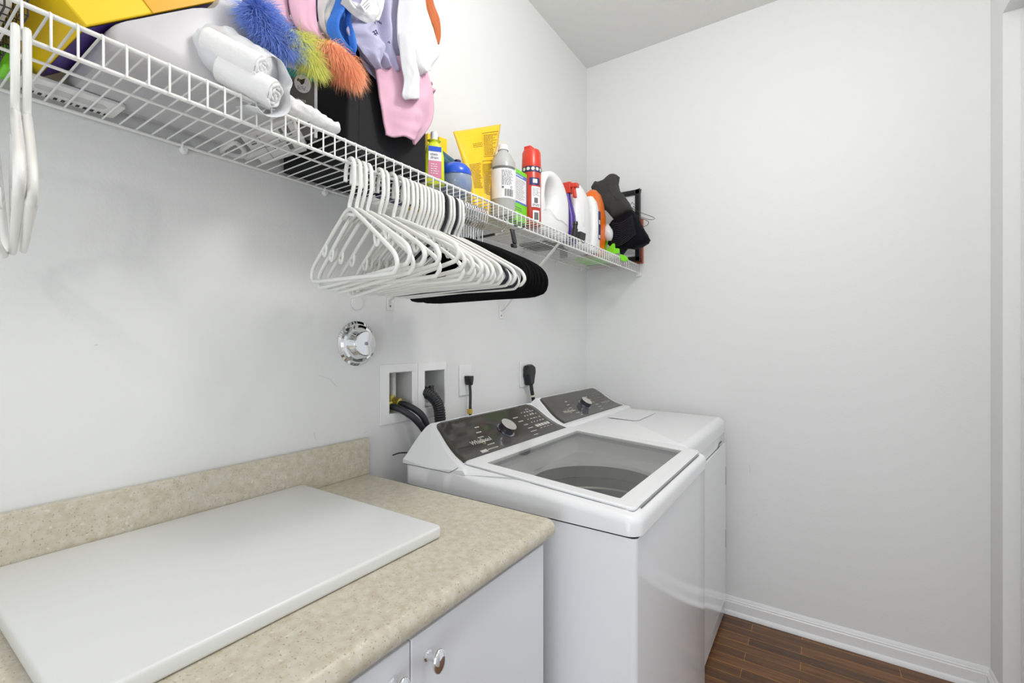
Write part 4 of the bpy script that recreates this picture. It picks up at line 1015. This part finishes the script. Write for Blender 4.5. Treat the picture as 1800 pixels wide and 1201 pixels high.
# toilet cleaner
tx, ty = 0.255, 0.903; rr_ = RD(-38)
t = thing('toilet_cleaner_bottle', 'slim yellow-green cleaner bottle with white cap and pink label beside the black bin', 'bottle', (tx, ty, TOP))
bottle_loft((tx, ty, TOP), [(0, .012, .024, 4), (.003, .014, .027, 4), (.075, .013, .0255, 4), (.098, .012, .021, 3), (.108, .010, .016, 3), (.114, .009, .011, 2), (.118, .012, .018, 2.5), (.121, .008, .010, 2)], M['chartreuse'], 'body', t, rr_)
bottle_loft((tx, ty, TOP+0.119), [(0, .0085, .0095, 2), (.016, .0088, .0098, 2), (.022, .0075, .0085, 2)], M['white'], 'cap', t, rr_)
nrm = V((cos(rr_), sin(rr_), 0)); uu = V((-sin(rr_), cos(rr_), 0)); F = lambda x, y, d=0.0: V((tx, ty, TOP+0.012))+nrm*(0.0148+d)+uu*x+V((0, 0, y))
for nm, a, b, m_ in (('pink_label', 0.004, 0.056, 'pinklabel'), ('white_label', 0.048, 0.074, 'labelw'), ('blue_label', 0.072, 0.086, 'blueball')):
    mb = MB(); rect(mb, F, -0.017, 0.017, a, b, 0.0004*(2 if nm != 'pink_label' else 1)); off(t, mb.build(nm, M[m_], smooth=False))
mb = MB()
for body, y in (('stain', 0.062), ('drain', 0.053)):
    vs, fs = text_mesh(body, 0.0105, lambda x, yy: F(-0.012+x, y+yy, 0.0014)); mb.add(vs, fs)
off(t, mb.build('label_lettering', M['navy'], smooth=False))
mb = MB(); lines(mb, F, -0.011, 0.013, 0.012, 0.042, 5, 0.0018, 0.0012, 8); off(t, mb.build('label_print', M['labelw'], smooth=False))
# dark blue knitted things behind
mb = MB(); mb.loft(crumple(blob_rings((0.20, 0.888, 1.745), (0.17, 0.905, 1.865), [0.012, 0.026, 0.029, 0.027, 0.025, 0.018, 0.006], 24), 21, 0.004))
tag(mb.build('knit_cloth', M['denim'], ang=180), 'dark blue knit cloth stuffed upright between black bin and cleaner bottle', 'cloth')
for i, (a, b, r0) in enumerate((((0.20, 0.945, 1.842), (0.175, 1.095, 1.836), 0.0135), ((0.215, 0.945, 1.822), (0.185, 1.085, 1.808), 0.0135))):
    mb = MB(); mb.loft(crumple(blob_rings(a, b, [r0*0.4, r0, r0*1.1, r0*1.1, r0, r0*0.5], 20), 31+i, 0.002))
    tag(mb.build('rolled_sock', M['denim'], ang=180), ['dark blue rolled knit sock lying on top behind the blue tub', 'dark blue rolled knit sock lying lower behind the blue tub'][i], 'sock', 'dark blue rolled socks')
mb = MB(); mb.loft(crumple(blob_rings((0.17, 0.955, TOP+0.042), (0.16, 1.085, TOP+0.05), [0.02, 0.036, 0.040, 0.040, 0.034, 0.015], 24), 41, 0.003))
tag(mb.build('white_bundle', M['tissue'], ang=180), 'white plastic-wrapped bundle behind the cleaner bottle, under the blue socks', 'bundle')
for i, (a, b) in enumerate((([(0.1000,1.0389,1.9433),(0.1000,1.0692,1.9494),(0.1000,1.0718,1.9055),(0.1000,1.0389,1.8941)], 'small yellow card corner left of the white bottle cap'), ([(0.1500,1.0360,1.9192),(0.1500,1.0718,1.9237),(0.1500,1.0718,1.8903),(0.1500,1.0310,1.8796)], 'small yellow packet right of the white bottle cap'))):
    mb = MB(); a = [V(p) for p in a]; lo = [V((p.x, p.y, TOP)) if k >= 2 else p for k, p in enumerate(a)]
    lo = [a[0], a[1], V((a[1].x, a[1].y, TOP)), V((a[0].x, a[0].y, TOP))]
    mb.loft([[p for p in lo], [p+V((-0.012, 0, 0)) for p in lo]]); tag(mb.build('yellow_packet', M['yellow'], bevel=0.001), b, 'packet')
# blue round tub
bc = (0.232, 1.018, TOP+0.0445)
t = thing('blue_round_tub', 'round translucent blue tub with blue lid standing behind shelf rail', 'container', (bc[0], bc[1], TOP))
mb = MB(); mb.lathe([(0.020, -0.0445), (0.030, -0.042), (0.042, -0.028), (0.047, -0.008), (0.0465, 0.010), (0.0435, 0.024)], bc, (0, 0, 1), 36); off(t, mb.build('tub', M['bluetrans'], ang=60))
mb = MB(); mb.lathe([(0.0455, 0.020), (0.046, 0.025), (0.042, 0.038), (0.032, 0.049), (0.016, 0.055), (0.001, 0.056)], bc, (0.06, -0.12, 1), 36); off(t, mb.build('lid', M['blueball'], ang=60))
mb = MB(); mb.lathe([(0.009, 0.052), (0.010, 0.066), (0.002, 0.068)], bc, (0.02, 0.1, 1), 12); off(t, mb.build('lid_tab', M['navy']))
# yellow pouch
t = thing('yellow_pouch', 'tall yellow stand-up pouch with fine black text leaning on the shelf', 'bag', (0.17, 1.2, TOP))
cornersBL, cornersTL, cornersTR, cornersBR = [V(p) for p in [(0.2150,1.1027,1.7586),(0.2150,1.0239,1.9118),(0.2150,1.2724,2.0541),(0.2150,1.2462,1.7693)]]
cornersBL = V((0.222, 1.105, TOP)); cornersBR = V((0.200, 1.222, TOP)); cornersTL = V((0.150, 1.100, 1.958)); cornersTR = V((0.165, 1.335, 2.070))
nu, nv = 26, 30; rows = []
def pouch(s, t_, side, d=0.0):
    lo = cornersBL.lerp(cornersBR, s); hi = cornersTL.lerp(cornersTR, s)
    Lm = V((0.20, 1.165, 1.82)); 
    p = lo.lerp(hi, t_)
    p.y += (1-s)*0.012*sin(pi*t_)*1.0-s*0.018*sin(pi*min(t_*1.3, 1))
    b = (sin(pi*min(max(s, 0), 1))**0.5)*((1-t_)**0.55)*0.026*(0.4+0.6*min(1, t_*8+0.6))
    w = 0.004*noise.noise(V((s*5, t_*6, 2)))*sin(pi*s)
    return p+V((side*b+w+side*0.0012+side*d, -side*0.25*b, 0))
front = [[pouch(s/nu, t_/nv, 1) for s in range(nu+1)] for t_ in range(nv+1)]
back = [[pouch(s/nu, t_/nv, -1) for s in reversed(range(nu+1))] for t_ in range(nv+1)]
mb = MB(); mb.loft([f+b for f, b in zip(front, back)]); off(t, mb.build('pouch', M['ybag'], ang=180))
mb = MB(); r = random.Random(5)
def pline(s0, s1, tt, h=0.0065):
    s = s0
    while s < s1:
        w = r.uniform(0.012, 0.04); e = min(s+w, s1); mb.quad(*[pouch(a, b, 1, 0.0007) for a, b in ((s, tt), (e, tt), (e, tt+h), (s, tt+h))]); s = e+0.012
for q in range(26): pline(0.50, 0.50+0.42*r.uniform(0.7, 1), 0.20+0.013*q)
for q in range(22): pline(0.10, 0.10+0.34*r.uniform(0.7, 1), 0.24+0.0145*q)
for q in range(18): pline(0.56, 0.56+0.37*r.uniform(0.6, 1), 0.64+0.0145*q)
for q in range(3): pline(0.28, 0.52, 0.76+0.02*q)
for (a, b, c, d_) in ((.47, .95, .185, .19), (.47, .95, .565, .57), (.53, .95, .62, .625), (.53, .95, .915, .92), (.53, .533, .62, .92), (.948, .952, .62, .92), (.47, .475, .19, .57), (.948, .952, .19, .57)):
    for q in range(8):
        a0, a1 = a+(b-a)*q/8, a+(b-a)*(q+1)/8; c0_, c1_ = c+(d_-c)*q/8, c+(d_-c)*(q+1)/8
        if b-a > d_-c: mb.quad(*[pouch(x, y, 1, 0.0007) for x, y in ((a0, c), (a1, c), (a1, d_), (a0, d_))])
        else: mb.quad(*[pouch(x, y, 1, 0.0007) for x, y in ((a, c0_), (b, c0_), (b, c1_), (a, c1_))])
off(t, mb.build('pouch_print', M['ink'], smooth=False))
# clear bottle with white label
cc = (0.222, 1.270); t = thing('clear_bottle', 'clear plastic bottle with white barcode label between yellow pouch and green box', 'bottle', (cc[0], cc[1], TOP))
mb = MB(); mb.lathe([(0.030, 0), (0.040, 0.003), (0.0425, 0.012), (0.0405, 0.022), (0.0425, 0.032), (0.0415, 0.045), (0.0425, 0.052), (0.0425, 0.165), (0.040, 0.185), (0.028, 0.208), (0.016, 0.222), (0.0155, 0.240)], (*cc, TOP), (0, 0, 1), 40)
off(t, mb.build('body', M['bottleclear'], ang=50))
mb = MB(); mb.lathe([(0.0185, 0.226), (0.0185, 0.229), (0.016, 0.230), (0.0162, 0.243), (0.010, 0.245)], (*cc, TOP), (0, 0, 1), 28); off(t, mb.build('cap', M['white'], ang=30))
mb = MB(); mb.lathe([(0.0432, 0.056), (0.0432, 0.160)], (*cc, TOP), (0, 0, 1), 40, False); off(t, mb.build('label', M['labelw'], ang=180))
F = cylF(cc, 0.0436, TOP, RD(-50))
mb = MB()
for q in range(24):
    x0_ = -0.045+0.09*q/24; rect(mb, F, x0_, x0_+0.09/24, 0.154, 0.162, 0)
off(t, mb.build('label_stripe', M['inkgrey'], smooth=False))
mb = MB(); lines(mb, F, -0.008, 0.034, 0.098, 0.148, 13, 0.0016, 0.0004, 12)
for q in range(14): rect(mb, F, 0.002+q*0.0022, 0.002+q*0.0022+r.choice((0.0008, 0.0014)), 0.062, 0.086, 0.0004)
rect(mb, F, -0.008, -0.001, 0.088, 0.094, 0.0004)
mb.tube([F(0.026+0.0035*cos(RD(30*k)), 0.093+0.0035*sin(RD(30*k)), 0.0006) for k in range(11)], 0.0007, 4)
off(t, mb.build('label_print', M['inkgrey'], smooth=False))
# cream pouch behind
mb = MB(); mb.loft([[V((0.09+a, 1.40+b*1.0, z)) for a, b in ((-k, -0.065), (-k*0.5, 0.0), (-k, 0.07), (k, 0.07), (k*1.2, 0.0), (k, -0.065))] for k, z in ((0.03, TOP), (0.028, TOP+0.15), (0.012, 1.99), (0.002, 2.055), (0.002, 2.07))])
tag(mb.build('cream_pouch', M['cream'], ang=60, bevel=0.002), 'cream coloured film pouch standing behind the clear bottle and red can', 'bag')
# green box
gx = 0.245; t = thing('lime_box', 'lime green carton with blue-bordered white label between clear bottle and red can', 'box', (gx, 1.36, TOP))
mb = MB(); mb.box((gx-0.045, 1.300, TOP), (gx, 1.405, TOP+0.178)); off(t, mb.build('carton', M['lime'], bevel=0.002))
F = faceplate((gx, 1.300, TOP), (0, 1, 0), (0, 0, 1))
for nm, x0_, x1_, y0_, y1_, d, m_ in (('label_border', 0.004, 0.082, 0.062, 0.163, 0.0005, 'lblue'), ('label', 0.004, 0.077, 0.068, 0.150, 0.0009, 'labelw')):
    mb = MB(); rect(mb, F, x0_, x1_, y0_, y1_, d); off(t, mb.build(nm, M[m_], smooth=False))
mb = MB(); lines(mb, F, 0.008, 0.07, 0.073, 0.146, 14, 0.0016, 0.0013, 15); lines(mb, F, 0.008, 0.06, 0.034, 0.05, 2, 0.003, 0.0006, 16); lines(mb, F, 0.008, 0.08, 0.018, 0.025, 1, 0.0012, 0.0006, 17)
off(t, mb.build('label_print', M['inkgrey'], smooth=False))
mb = MB(); lines(mb, F, 0.010, 0.072, 0.152, 0.161, 1, 0.004, 0.0013, 18); off(t, mb.build('label_heading', M['labelw'], smooth=False))
# red spray can
kc = (0.243, 1.418); t = thing('spray_can', 'red aerosol can with notched red cap and dark blue band', 'can', (*kc, TOP))
mb = MB(); mb.lathe([(0.032, 0), (0.0345, 0.003), (0.0345, 0.212), (0.031, 0.222)], (*kc, TOP), (0, 0, 1), 36); off(t, mb.build('can', M['redcan'], ang=40))
mb = MB(); mb.lathe([(0.0347, 0.207), (0.0350, 0.213), (0.0335, 0.260), (0.0290, 0.271), (0.010, 0.273)], (*kc, TOP), (0, 0, 1), 36); mb.box((kc[0]-0.014, kc[1]-0.028, TOP+0.262), (kc[0]+0.012, kc[1]+0.000, TOP+0.281)); off(t, mb.build('cap', M['red'], ang=40, bevel=0.001))
Fk = cylF(kc, 0.0348, TOP, RD(-46)); F = lambda x, y, d=0.0006: Fk(x*1.2, y*1.18, d)
def wrap(mb, x0_, x1_, y0_, y1_, d, n=10):
    for q in range(n): rect(mb, F, x0_+(x1_-x0_)*q/n, x0_+(x1_-x0_)*(q+1)/n, y0_, y1_, d)
mb = MB(); wrap(mb, -0.045, 0.045, 0.158, 0.175, 0.0003, 18); wrap(mb, -0.012, 0.022, 0.118, 0.140, 0.0003); off(t, mb.build('blue_band', M['navy'], smooth=False))
mb = MB()
for q in range(5):
    cx_ = -0.030+0.014*q; mb.quad(*[F(cx_+0.0052*cos(RD(30*k)), 0.167+0.0052*sin(RD(30*k)), 0.0007) for k in range(12)])
off(t, mb.build('band_icons', M['cream'], smooth=False))
mb = MB(); wrap(mb, -0.006, 0.026, 0.052, 0.114, 0.0003); wrap(mb, -0.002, 0.020, 0.010, 0.042, 0.0003); wrap(mb, -0.002, 0.012, 0.124, 0.136, 0.0007, 4); off(t, mb.build('label', M['labelw'], smooth=False))
mb = MB(); lines(mb, F, -0.003, 0.023, 0.085, 0.110, 7, 0.0012, 0.0008, 22); lines(mb, F, -0.003, 0.022, 0.054, 0.062, 2, 0.0022, 0.0008, 23); wrap(mb, 0.002, 0.014, 0.064, 0.080, 0.0008, 4); wrap(mb, 0.002, 0.016, 0.014, 0.036, 0.0008, 4); off(t, mb.build('label_print', M['inkgrey'], smooth=False))
# big white jug with cut-out handle
def jug(label, cx, cy, depth, width, height, yaw, capm, name):
    t = thing(name, label, 'jug', (cx, cy, TOP))
    q = Matrix.Translation((cx, cy, TOP)) @ Matrix.Rotation(yaw, 4, 'Z')
    a, b, h = depth/2, width/2, height
    # outline in local (y: width, z); handle hole near upper back
    out = catmull([(0, -b*0.92, 0), (0, -b, h*0.08), (0, -b*0.98, h*0.50), (0, -b*0.72, h*0.86), (0, -b*0.35, h*0.985), (0, b*0.10, h*0.99), (0, b*0.55, h*0.90), (0, b*0.90, h*0.70), (0, b, h*0.45), (0, b*0.98, h*0.10), (0, b*0.90, 0)], 5)
    return t, q, out, a, b, h
t, q, out, a, b, h = jug('large white detergent jug with round handle opening next to the red can', 0.205, 1.60, 0.085, 0.235, 0.250, 0, 'greencap', 'detergent_jug')
hole_c = V((0, -0.040, 0.156)); N = 44
def on_out(out, c, ang):
    d = V((0, cos(ang), sin(ang))); best = None
    for i in range(len(out)):
        p, r_ = out[i], out[(i+1) % len(out)]
        e = r_-p; den = d.y*(-e.z)+e.y*d.z
        if abs(den) < 1e-9: continue
        w = p-c; tt = (w.y*(-e.z)+e.y*w.z)/den; uu = (d.y*w.z-d.z*w.y)/den
        if tt > 0 and -1e-6 <= uu <= 1+1e-6: best = max(best or 0, tt)
    return c+d*(best or 0.01)
O = [on_out(out, hole_c, 2*pi*k/N) for k in range(N)]
Hl = [hole_c+V((0, 0.044*cos(2*pi*k/N), 0.056*sin(2*pi*k/N))) for k in range(N)]
rings = []
for f, xx in ((1.0, 0.022), (0.985, 0.034), (0.95, 0.040), (0.86, 0.0425)):
    rings.append([hole_c.lerp(p, f)+V((xx, 0, 0)) for p in O])
rings.append([p.lerp(o_, 0.28)+V((0.041, 0, 0)) for p, o_ in zip(Hl, O)])
rings.append([p.lerp(o_, 0.10)+V((0.034, 0, 0)) for p, o_ in zip(Hl, O)])
rings.append([p.lerp(hole_c, 0.08)+V((0.016, 0, 0)) for p in Hl])
allr = rings+[[V((-p.x, p.y, p.z)) for p in r_] for r_ in reversed(rings)]
allr = allr+[allr[0]]
mb = MB(); mb.loft(allr, False, q); off(t, mb.build('body', M['jugwhite'], ang=180))
mb = MB(); mb.lathe([(0.0225, 0.235), (0.0225, 0.252), (0.0205, 0.256), (0.0185, 0.278), (0.016, 0.281)], (0.165, 1.588, TOP), (0, 0, 1), 28); off(t, mb.build('cap', M['greencap'], ang=35))
mb = MB(); mb.tube(catmull([(0.2495, 1.500, TOP+0.082), (0.2495, 1.540, TOP+0.088), (0.2495, 1.600, TOP+0.068), (0.2495, 1.640, TOP+0.070), (0.2495, 1.69, TOP+0.06)], 6), 0.0012, 5); off(t, mb.build('moulded_line', M['white']))
# trigger spray bottle
t = thing('trigger_spray_bottle', 'purple spray bottle with red trigger squeezed between the two white jugs', 'bottle', (0.2, 1.765, TOP))
bottle_loft((0.212, 1.762, TOP), [(0, .036, .022, 3), (.004, .040, .025, 3), (.06, .040, .025, 3), (.12, .034, .022, 3), (.17, .022, .018, 2.5), (.20, .014, .014, 2), (.215, .013, .013, 2)], M['purple'], 'body', t)
mb = MB(); mb.box((0.178, 1.748, TOP+0.215), (0.232, 1.776, TOP+0.262)); mb.para((0.232, 1.750, TOP+0.255), (0.030, 0, -0.003), (0, 0.024, 0), (0, 0, -0.018)); mb.para((0.236, 1.753, TOP+0.238), (0.012, 0, 0), (0, 0.018, 0), (0.006, 0, -0.045))
off(t, mb.build('trigger_head', M['red'], bevel=0.002))
mb = MB(); mb.lathe([(0.0405, 0.048), (0.0405, 0.056)], (0.212, 1.762, TOP), (0, 0, 1), 28, False, 1, 0.63); off(t, mb.build('orange_ring', M['orange']))
# second jug: blank white with pressed grip
t = thing('bleach_jug', 'white jug with pressed-in side grip left of the orange jug', 'jug', (0.2, 1.87, TOP))
bottle_loft((0.205, 1.868, TOP), [(0, .040, .066, 4), (.005, .046, .073, 4), (.10, .046, .074, 4), (.16, .046, .073, 3.5), (.21, .043, .066, 3), (.245, .036, .052, 2.6), (.268, .024, .034, 2.3), (.280, .016, .018, 2)], M['jugwhite'], 'body', t)
mb = MB(); mb.sphere((0.2505, 1.842, TOP+0.135), 0.02, 18, 12, (0.25, 0.75, 2.5)); off(t, mb.build('grip_recess', M['white']))
mb = MB(); mb.lathe([(0.021, 0.27), (0.021, 0.30), (0.019, 0.302)], (0.150, 1.870, TOP), (0, 0, 1), 24); off(t, mb.build('cap', mat('pale_blue_cap', S(170, 190, 225), 0.3), ang=35))
# orange jug
t = thing('orange_jug', 'orange detergent jug with purple and white label near the shelf end', 'jug', (0.2, 2.03, TOP))
bottle_loft((0.207, 2.042, TOP), [(0, .032, .050, 4), (.005, .040, .058, 4), (.05, .044, .067, 4), (.12, .0465, .074, 4), (.19, .0455, .072, 3.5), (.245, .040, .064, 3), (.285, .031, .050, 2.6), (.305, .016, .024, 2)], M['orange'], 'body', t)
bottle_loft((0.209, 1.988, TOP), [(0, .036, .036, 4), (.005, .042, .044, 4), (.05, .0455, .040, 4), (.12, .0475, .034, 4), (.19, .0455, .030, 3.5), (.235, .036, .026, 3), (.26, .020, .016, 2.6)], M['jugwhite'], 'white_front', t)
mb = MB(); F = faceplate((0.2570, 1.984, TOP), (0, 1, 0), (0, 0, 1)); rect(mb, F, 0.004, 0.026, 0.06, 0.19, 0.0006); off(t, mb.build('label', M['navy'], smooth=False))
mb = MB(); rect(mb, F, 0.006, 0.022, 0.066, 0.080, 0.001); rect(mb, F, 0.008, 0.020, 0.13, 0.15, 0.001); off(t, mb.build('label_print', M['labelw'], smooth=False))
# little black dropper bottle and tool tips at the front
t = thing('black_nozzle', 'small black nozzle with grey bracket on shelf front before the white jugs', 'nozzle', (0.29, 1.72, TOP))
mb = MB(); mb.lathe([(0.012, 0), (0.013, 0.010), (0.013, 0.040), (0.010, 0.043), (0.010, 0.056), (0.0115, 0.058), (0.010, 0.070)], (0.283, 1.680, TOP), (0.05, 0.1, 1), 20); off(t, mb.build('nozzle', M['blackpl'], ang=35))
mb = MB(); mb.para((0.27, 1.70, TOP+0.004), (0.03, 0, 0), (0, 0.050, 0), (0, 0.008, 0.030)); mb.tube(catmull([(0.296, 1.70, TOP+0.01), (0.309, 1.70, TOP-0.01), (0.309, 1.715, TOP-0.014), (0.309, 1.73, TOP-0.002)], 5), 0.0013, 6); off(t, mb.build('bracket', M['greyfab'], bevel=0.006))
# black hook
mb = MB(); mb.tube(catmull([(0.06, 2.02, 1.86), (0.06, 2.02, 2.02)]+[(0.06, 2.055-0.035*cos(RD(20*k)), 2.035+0.035*sin(RD(20*k))) for k in range(10)]+[(0.06, 2.09, 2.00)], 3), 0.006, 10)
mb.lathe([(0.02, 0), (0.02, 0.15), (0.008, 0.16)], (0.06, 2.02, TOP), (0, 0, 1), 16)
tag(mb.build('hook_pole', M['blackpl']), 'black pole end with curved hook behind the orange jug', 'hook')
# picture frame against the back wall
t = thing('picture_frame', 'black picture frame with handwritten page leaning against back wall at shelf end', 'picture frame', (0.2, 2.38, TOP))
mb = MB(); fx0, fx1, fz0, fz1, fy = 0.02, 0.322, TOP+0.010, 2.100, 2.372
for p0_, p1_ in (((fx0, fy, fz0), (fx1, fy+0.02, fz0+0.026)), ((fx0, fy, fz1-0.026), (fx1, fy+0.02, fz1)), ((fx0, fy, fz0), (fx0+0.026, fy+0.02, fz1)), ((fx1-0.026, fy, fz0), (fx1, fy+0.02, fz1))): mb.box(p0_, p1_)
off(t, mb.build('frame', M['blackpl'], bevel=0.003))
off(t, MB().box((fx0+0.02, fy+0.012, fz0+0.02), (fx1-0.02, fy+0.018, fz1-0.02)).build('page', M['labelw'], smooth=False))
mb = MB(); F = faceplate((fx0+0.02, fy+0.012, fz0+0.02), (1, 0, 0), (0, 0, 1)); rct = random.Random(9)
for k_ in range(7):
    x = 0.16; z = 0.30-0.012*k_; pts = []
    for j_ in range(16): pts.append(F(x+0.006*j_, z+0.008*sin(j_*1.9+k_*2.1)+0.003*rct.random(), 0.001))
    if k_ in (1, 3, 4): mb.tube(catmull(pts, 3), 0.0011, 4)
lines(mb, F, 0.20, 0.252, 0.02, 0.06, 6, 0.0018, 0.001, 31)
off(t, mb.build('page_writing', M['ink']))
t2 = MB(); t2.box((0.024, 2.394, TOP), (0.330, 2.414, TOP+0.235)); tag(t2.build('wooden_panel', M['framewood'], bevel=0.004), 'red-brown wooden framed panel standing behind the black picture frame', 'panel')
# charcoal and black bag sticking out at the end
t = thing('charcoal_bag', 'charcoal and black ribbed fabric bag jutting out over the end of shelf', 'bag', (0.2, 2.2, TOP+0.02))
P_ = lambda L_: [V(p) for p in L_]
up = P_([(0.1311,2.2000,2.0928),(0.1531,2.2000,2.1177),(0.1963,2.2000,2.1209),(0.2387,2.2000,2.1410),(0.2566,2.2000,2.1374),(0.2596,2.2000,2.0744),(0.2920,2.2000,2.0289),(0.3439,2.2000,1.9418),(0.2507,2.2000,1.9112),(0.2085,2.2000,1.9576),(0.1593,2.2000,1.9945)])
lo_ = P_([(0.2585,2.1800,1.9056),(0.3508,2.1800,1.9359),(0.3899,2.1800,1.8587),(0.4310,2.1800,1.7882),(0.4229,2.1800,1.7729),(0.3508,2.1800,1.7486),(0.3052,2.1800,1.7594),(0.2878,2.1800,1.7334),(0.2167,2.1800,1.7922),(0.2077,2.1800,1.8390),(0.2287,2.1800,1.8759)])
def slab(poly, y0, y1, m, name, rnd_=0.012, cr=0.003, sd=1):
    c = sum(poly, V((0, 0, 0)))/len(poly); P3 = [poly[k].lerp(poly[(k+1) % len(poly)], q/5) for k in range(len(poly)) for q in range(5)]; rings = []
    for yy, k in ((y0, 0.30), (y0+0.002, 0.62), (y0+0.006, 0.86), (y0+rnd_, 0.98), ((y0+y1)/2, 1.0), (y1-rnd_, 0.97), (y1, 0.8)):
        rings.append([V((c.x+(p.x-c.x)*k, yy, c.z+(p.z-c.z)*k)) for p in P3])
    mb = MB(); mb.loft(crumple(rings, sd, cr)); return off(t, mb.build(name, m, ang=180))
slab(up, 2.165, 2.265, M['greyfab'], 'charcoal_pouch', 0.02, 0.007, 2)
slab(lo_, 2.145, 2.245, M['blkmesh'], 'black_pouch', 0.02, 0.005, 3)
mb = MB(); c1 = P_([(0.2644,2.1350,1.8781),(0.2990,2.1350,1.8676),(0.3331,2.1350,1.8845),(0.3665,2.1350,1.9011)]); c2 = P_([(0.2469,2.1350,1.7695),(0.2876,2.1350,1.7592),(0.3331,2.1350,1.7811),(0.3830,2.1350,1.8126)])
for k_ in range(13):
    f = k_/12; pts = [a.lerp(b, f)+V((0, 0, 0.004*sin(i_*2.0))) for i_, (a, b) in enumerate(zip(c1, c2))]
    mb.tube(catmull(pts, 5), 0.0010, 5)
off(t, mb.build('ribs', M['greyfab']))
mb = MB(); mb.loft(crumple(blob_rings((0.262, 2.098, 1.785), (0.256, 2.092, 1.862), [0.010, 0.020, 0.026, 0.024, 0.016, 0.005], 20), 51, 0.005))
tag(mb.build('plastic_bag', M['film'], ang=180), 'crumpled clear-white plastic scrap between the orange jug and charcoal bag', 'bag')
t = thing('lime_gadget', 'lime green plastic gadget lying at the shelf end under the charcoal bag', 'gadget', (0.22, 2.2, TOP))
def plate(pts, dep, name):
    mb = MB(); pts = [V(p) for p in pts]; mb.loft([pts, [p+V((0, dep, 0)) for p in pts]]); return off(t, mb.build(name, M['limeplas'], bevel=0.0015))
plate([(0.2245,2.1180,1.8358),(0.2480,2.1180,1.8216),(0.2480,2.1180,1.7885),(0.2363,2.1180,1.7428),(0.2215,2.1180,1.7472)], 0.010, 'upright')
plate([(0.2396,2.1100,1.7411),(0.2772,2.1100,1.7725),(0.2858,2.1100,1.7715),(0.2887,2.1100,1.7221),(0.2570,2.1100,1.7172)], 0.010, 'clip')
plate([(0.2819,2.1200,1.7518),(0.3047,2.1200,1.7465),(0.3047,2.1200,1.7247),(0.2848,2.1200,1.7241)], 0.012, 'clip')
plate([(0.2981,2.1300,1.7133),(0.3123,2.1300,1.7200),(0.3349,2.1300,1.7094),(0.3433,2.1300,1.6923),(0.3321,2.1300,1.6826),(0.3123,2.1300,1.6900)], 0.016, 'foot')
off(t, MB().rbox((0.06, 2.13, TOP), (0.20, 2.30, TOP+0.016), 0.02, 5, 0.003).build('base', M['limeplas']))
# thin bent wire
mb = MB(); mb.tube(catmull([(0.2865,2.3300,1.9996),(0.3345,2.3300,1.9655),(0.4102,2.3300,1.9249),(0.3814,2.3300,1.9205),(0.2986,2.3300,1.9623)]+[(0.3285,2.3300,1.9401),(0.3814,2.3300,1.9090),(0.3639,2.3300,1.8884),(0.3285,2.3300,1.8992)], 5), 0.0014, 6)
tag(mb.build('bent_wire', M['steelwire']), 'thin bent wire loop poking out past the picture frame', 'wire')
# flat things lying deeper on the shelf (seen from below)
for i, (x0_, x1_, y0_, y1_, m_, lb) in enumerate(((0.04, 0.16, 0.885, 1.00, 'navy', 'flat dark blue book lying on the wires behind the cleaner bottle'),
        (0.03, 0.14, 1.02, 1.16, 'olive', 'flat yellow booklet lying on the wires behind the blue tub'),
        (0.02, 0.17, 1.68, 1.82, 'greyfab', 'flat charcoal pad lying on the wires behind the spray bottle'))):
    mb = MB(); mb.box((x0_, y0_, TOP), (x1_, y1_, TOP+0.012)); tag(mb.build('flat_book' if i < 2 else 'flat_pad', M[m_], bevel=0.002), lb, 'book' if i < 2 else 'pad')
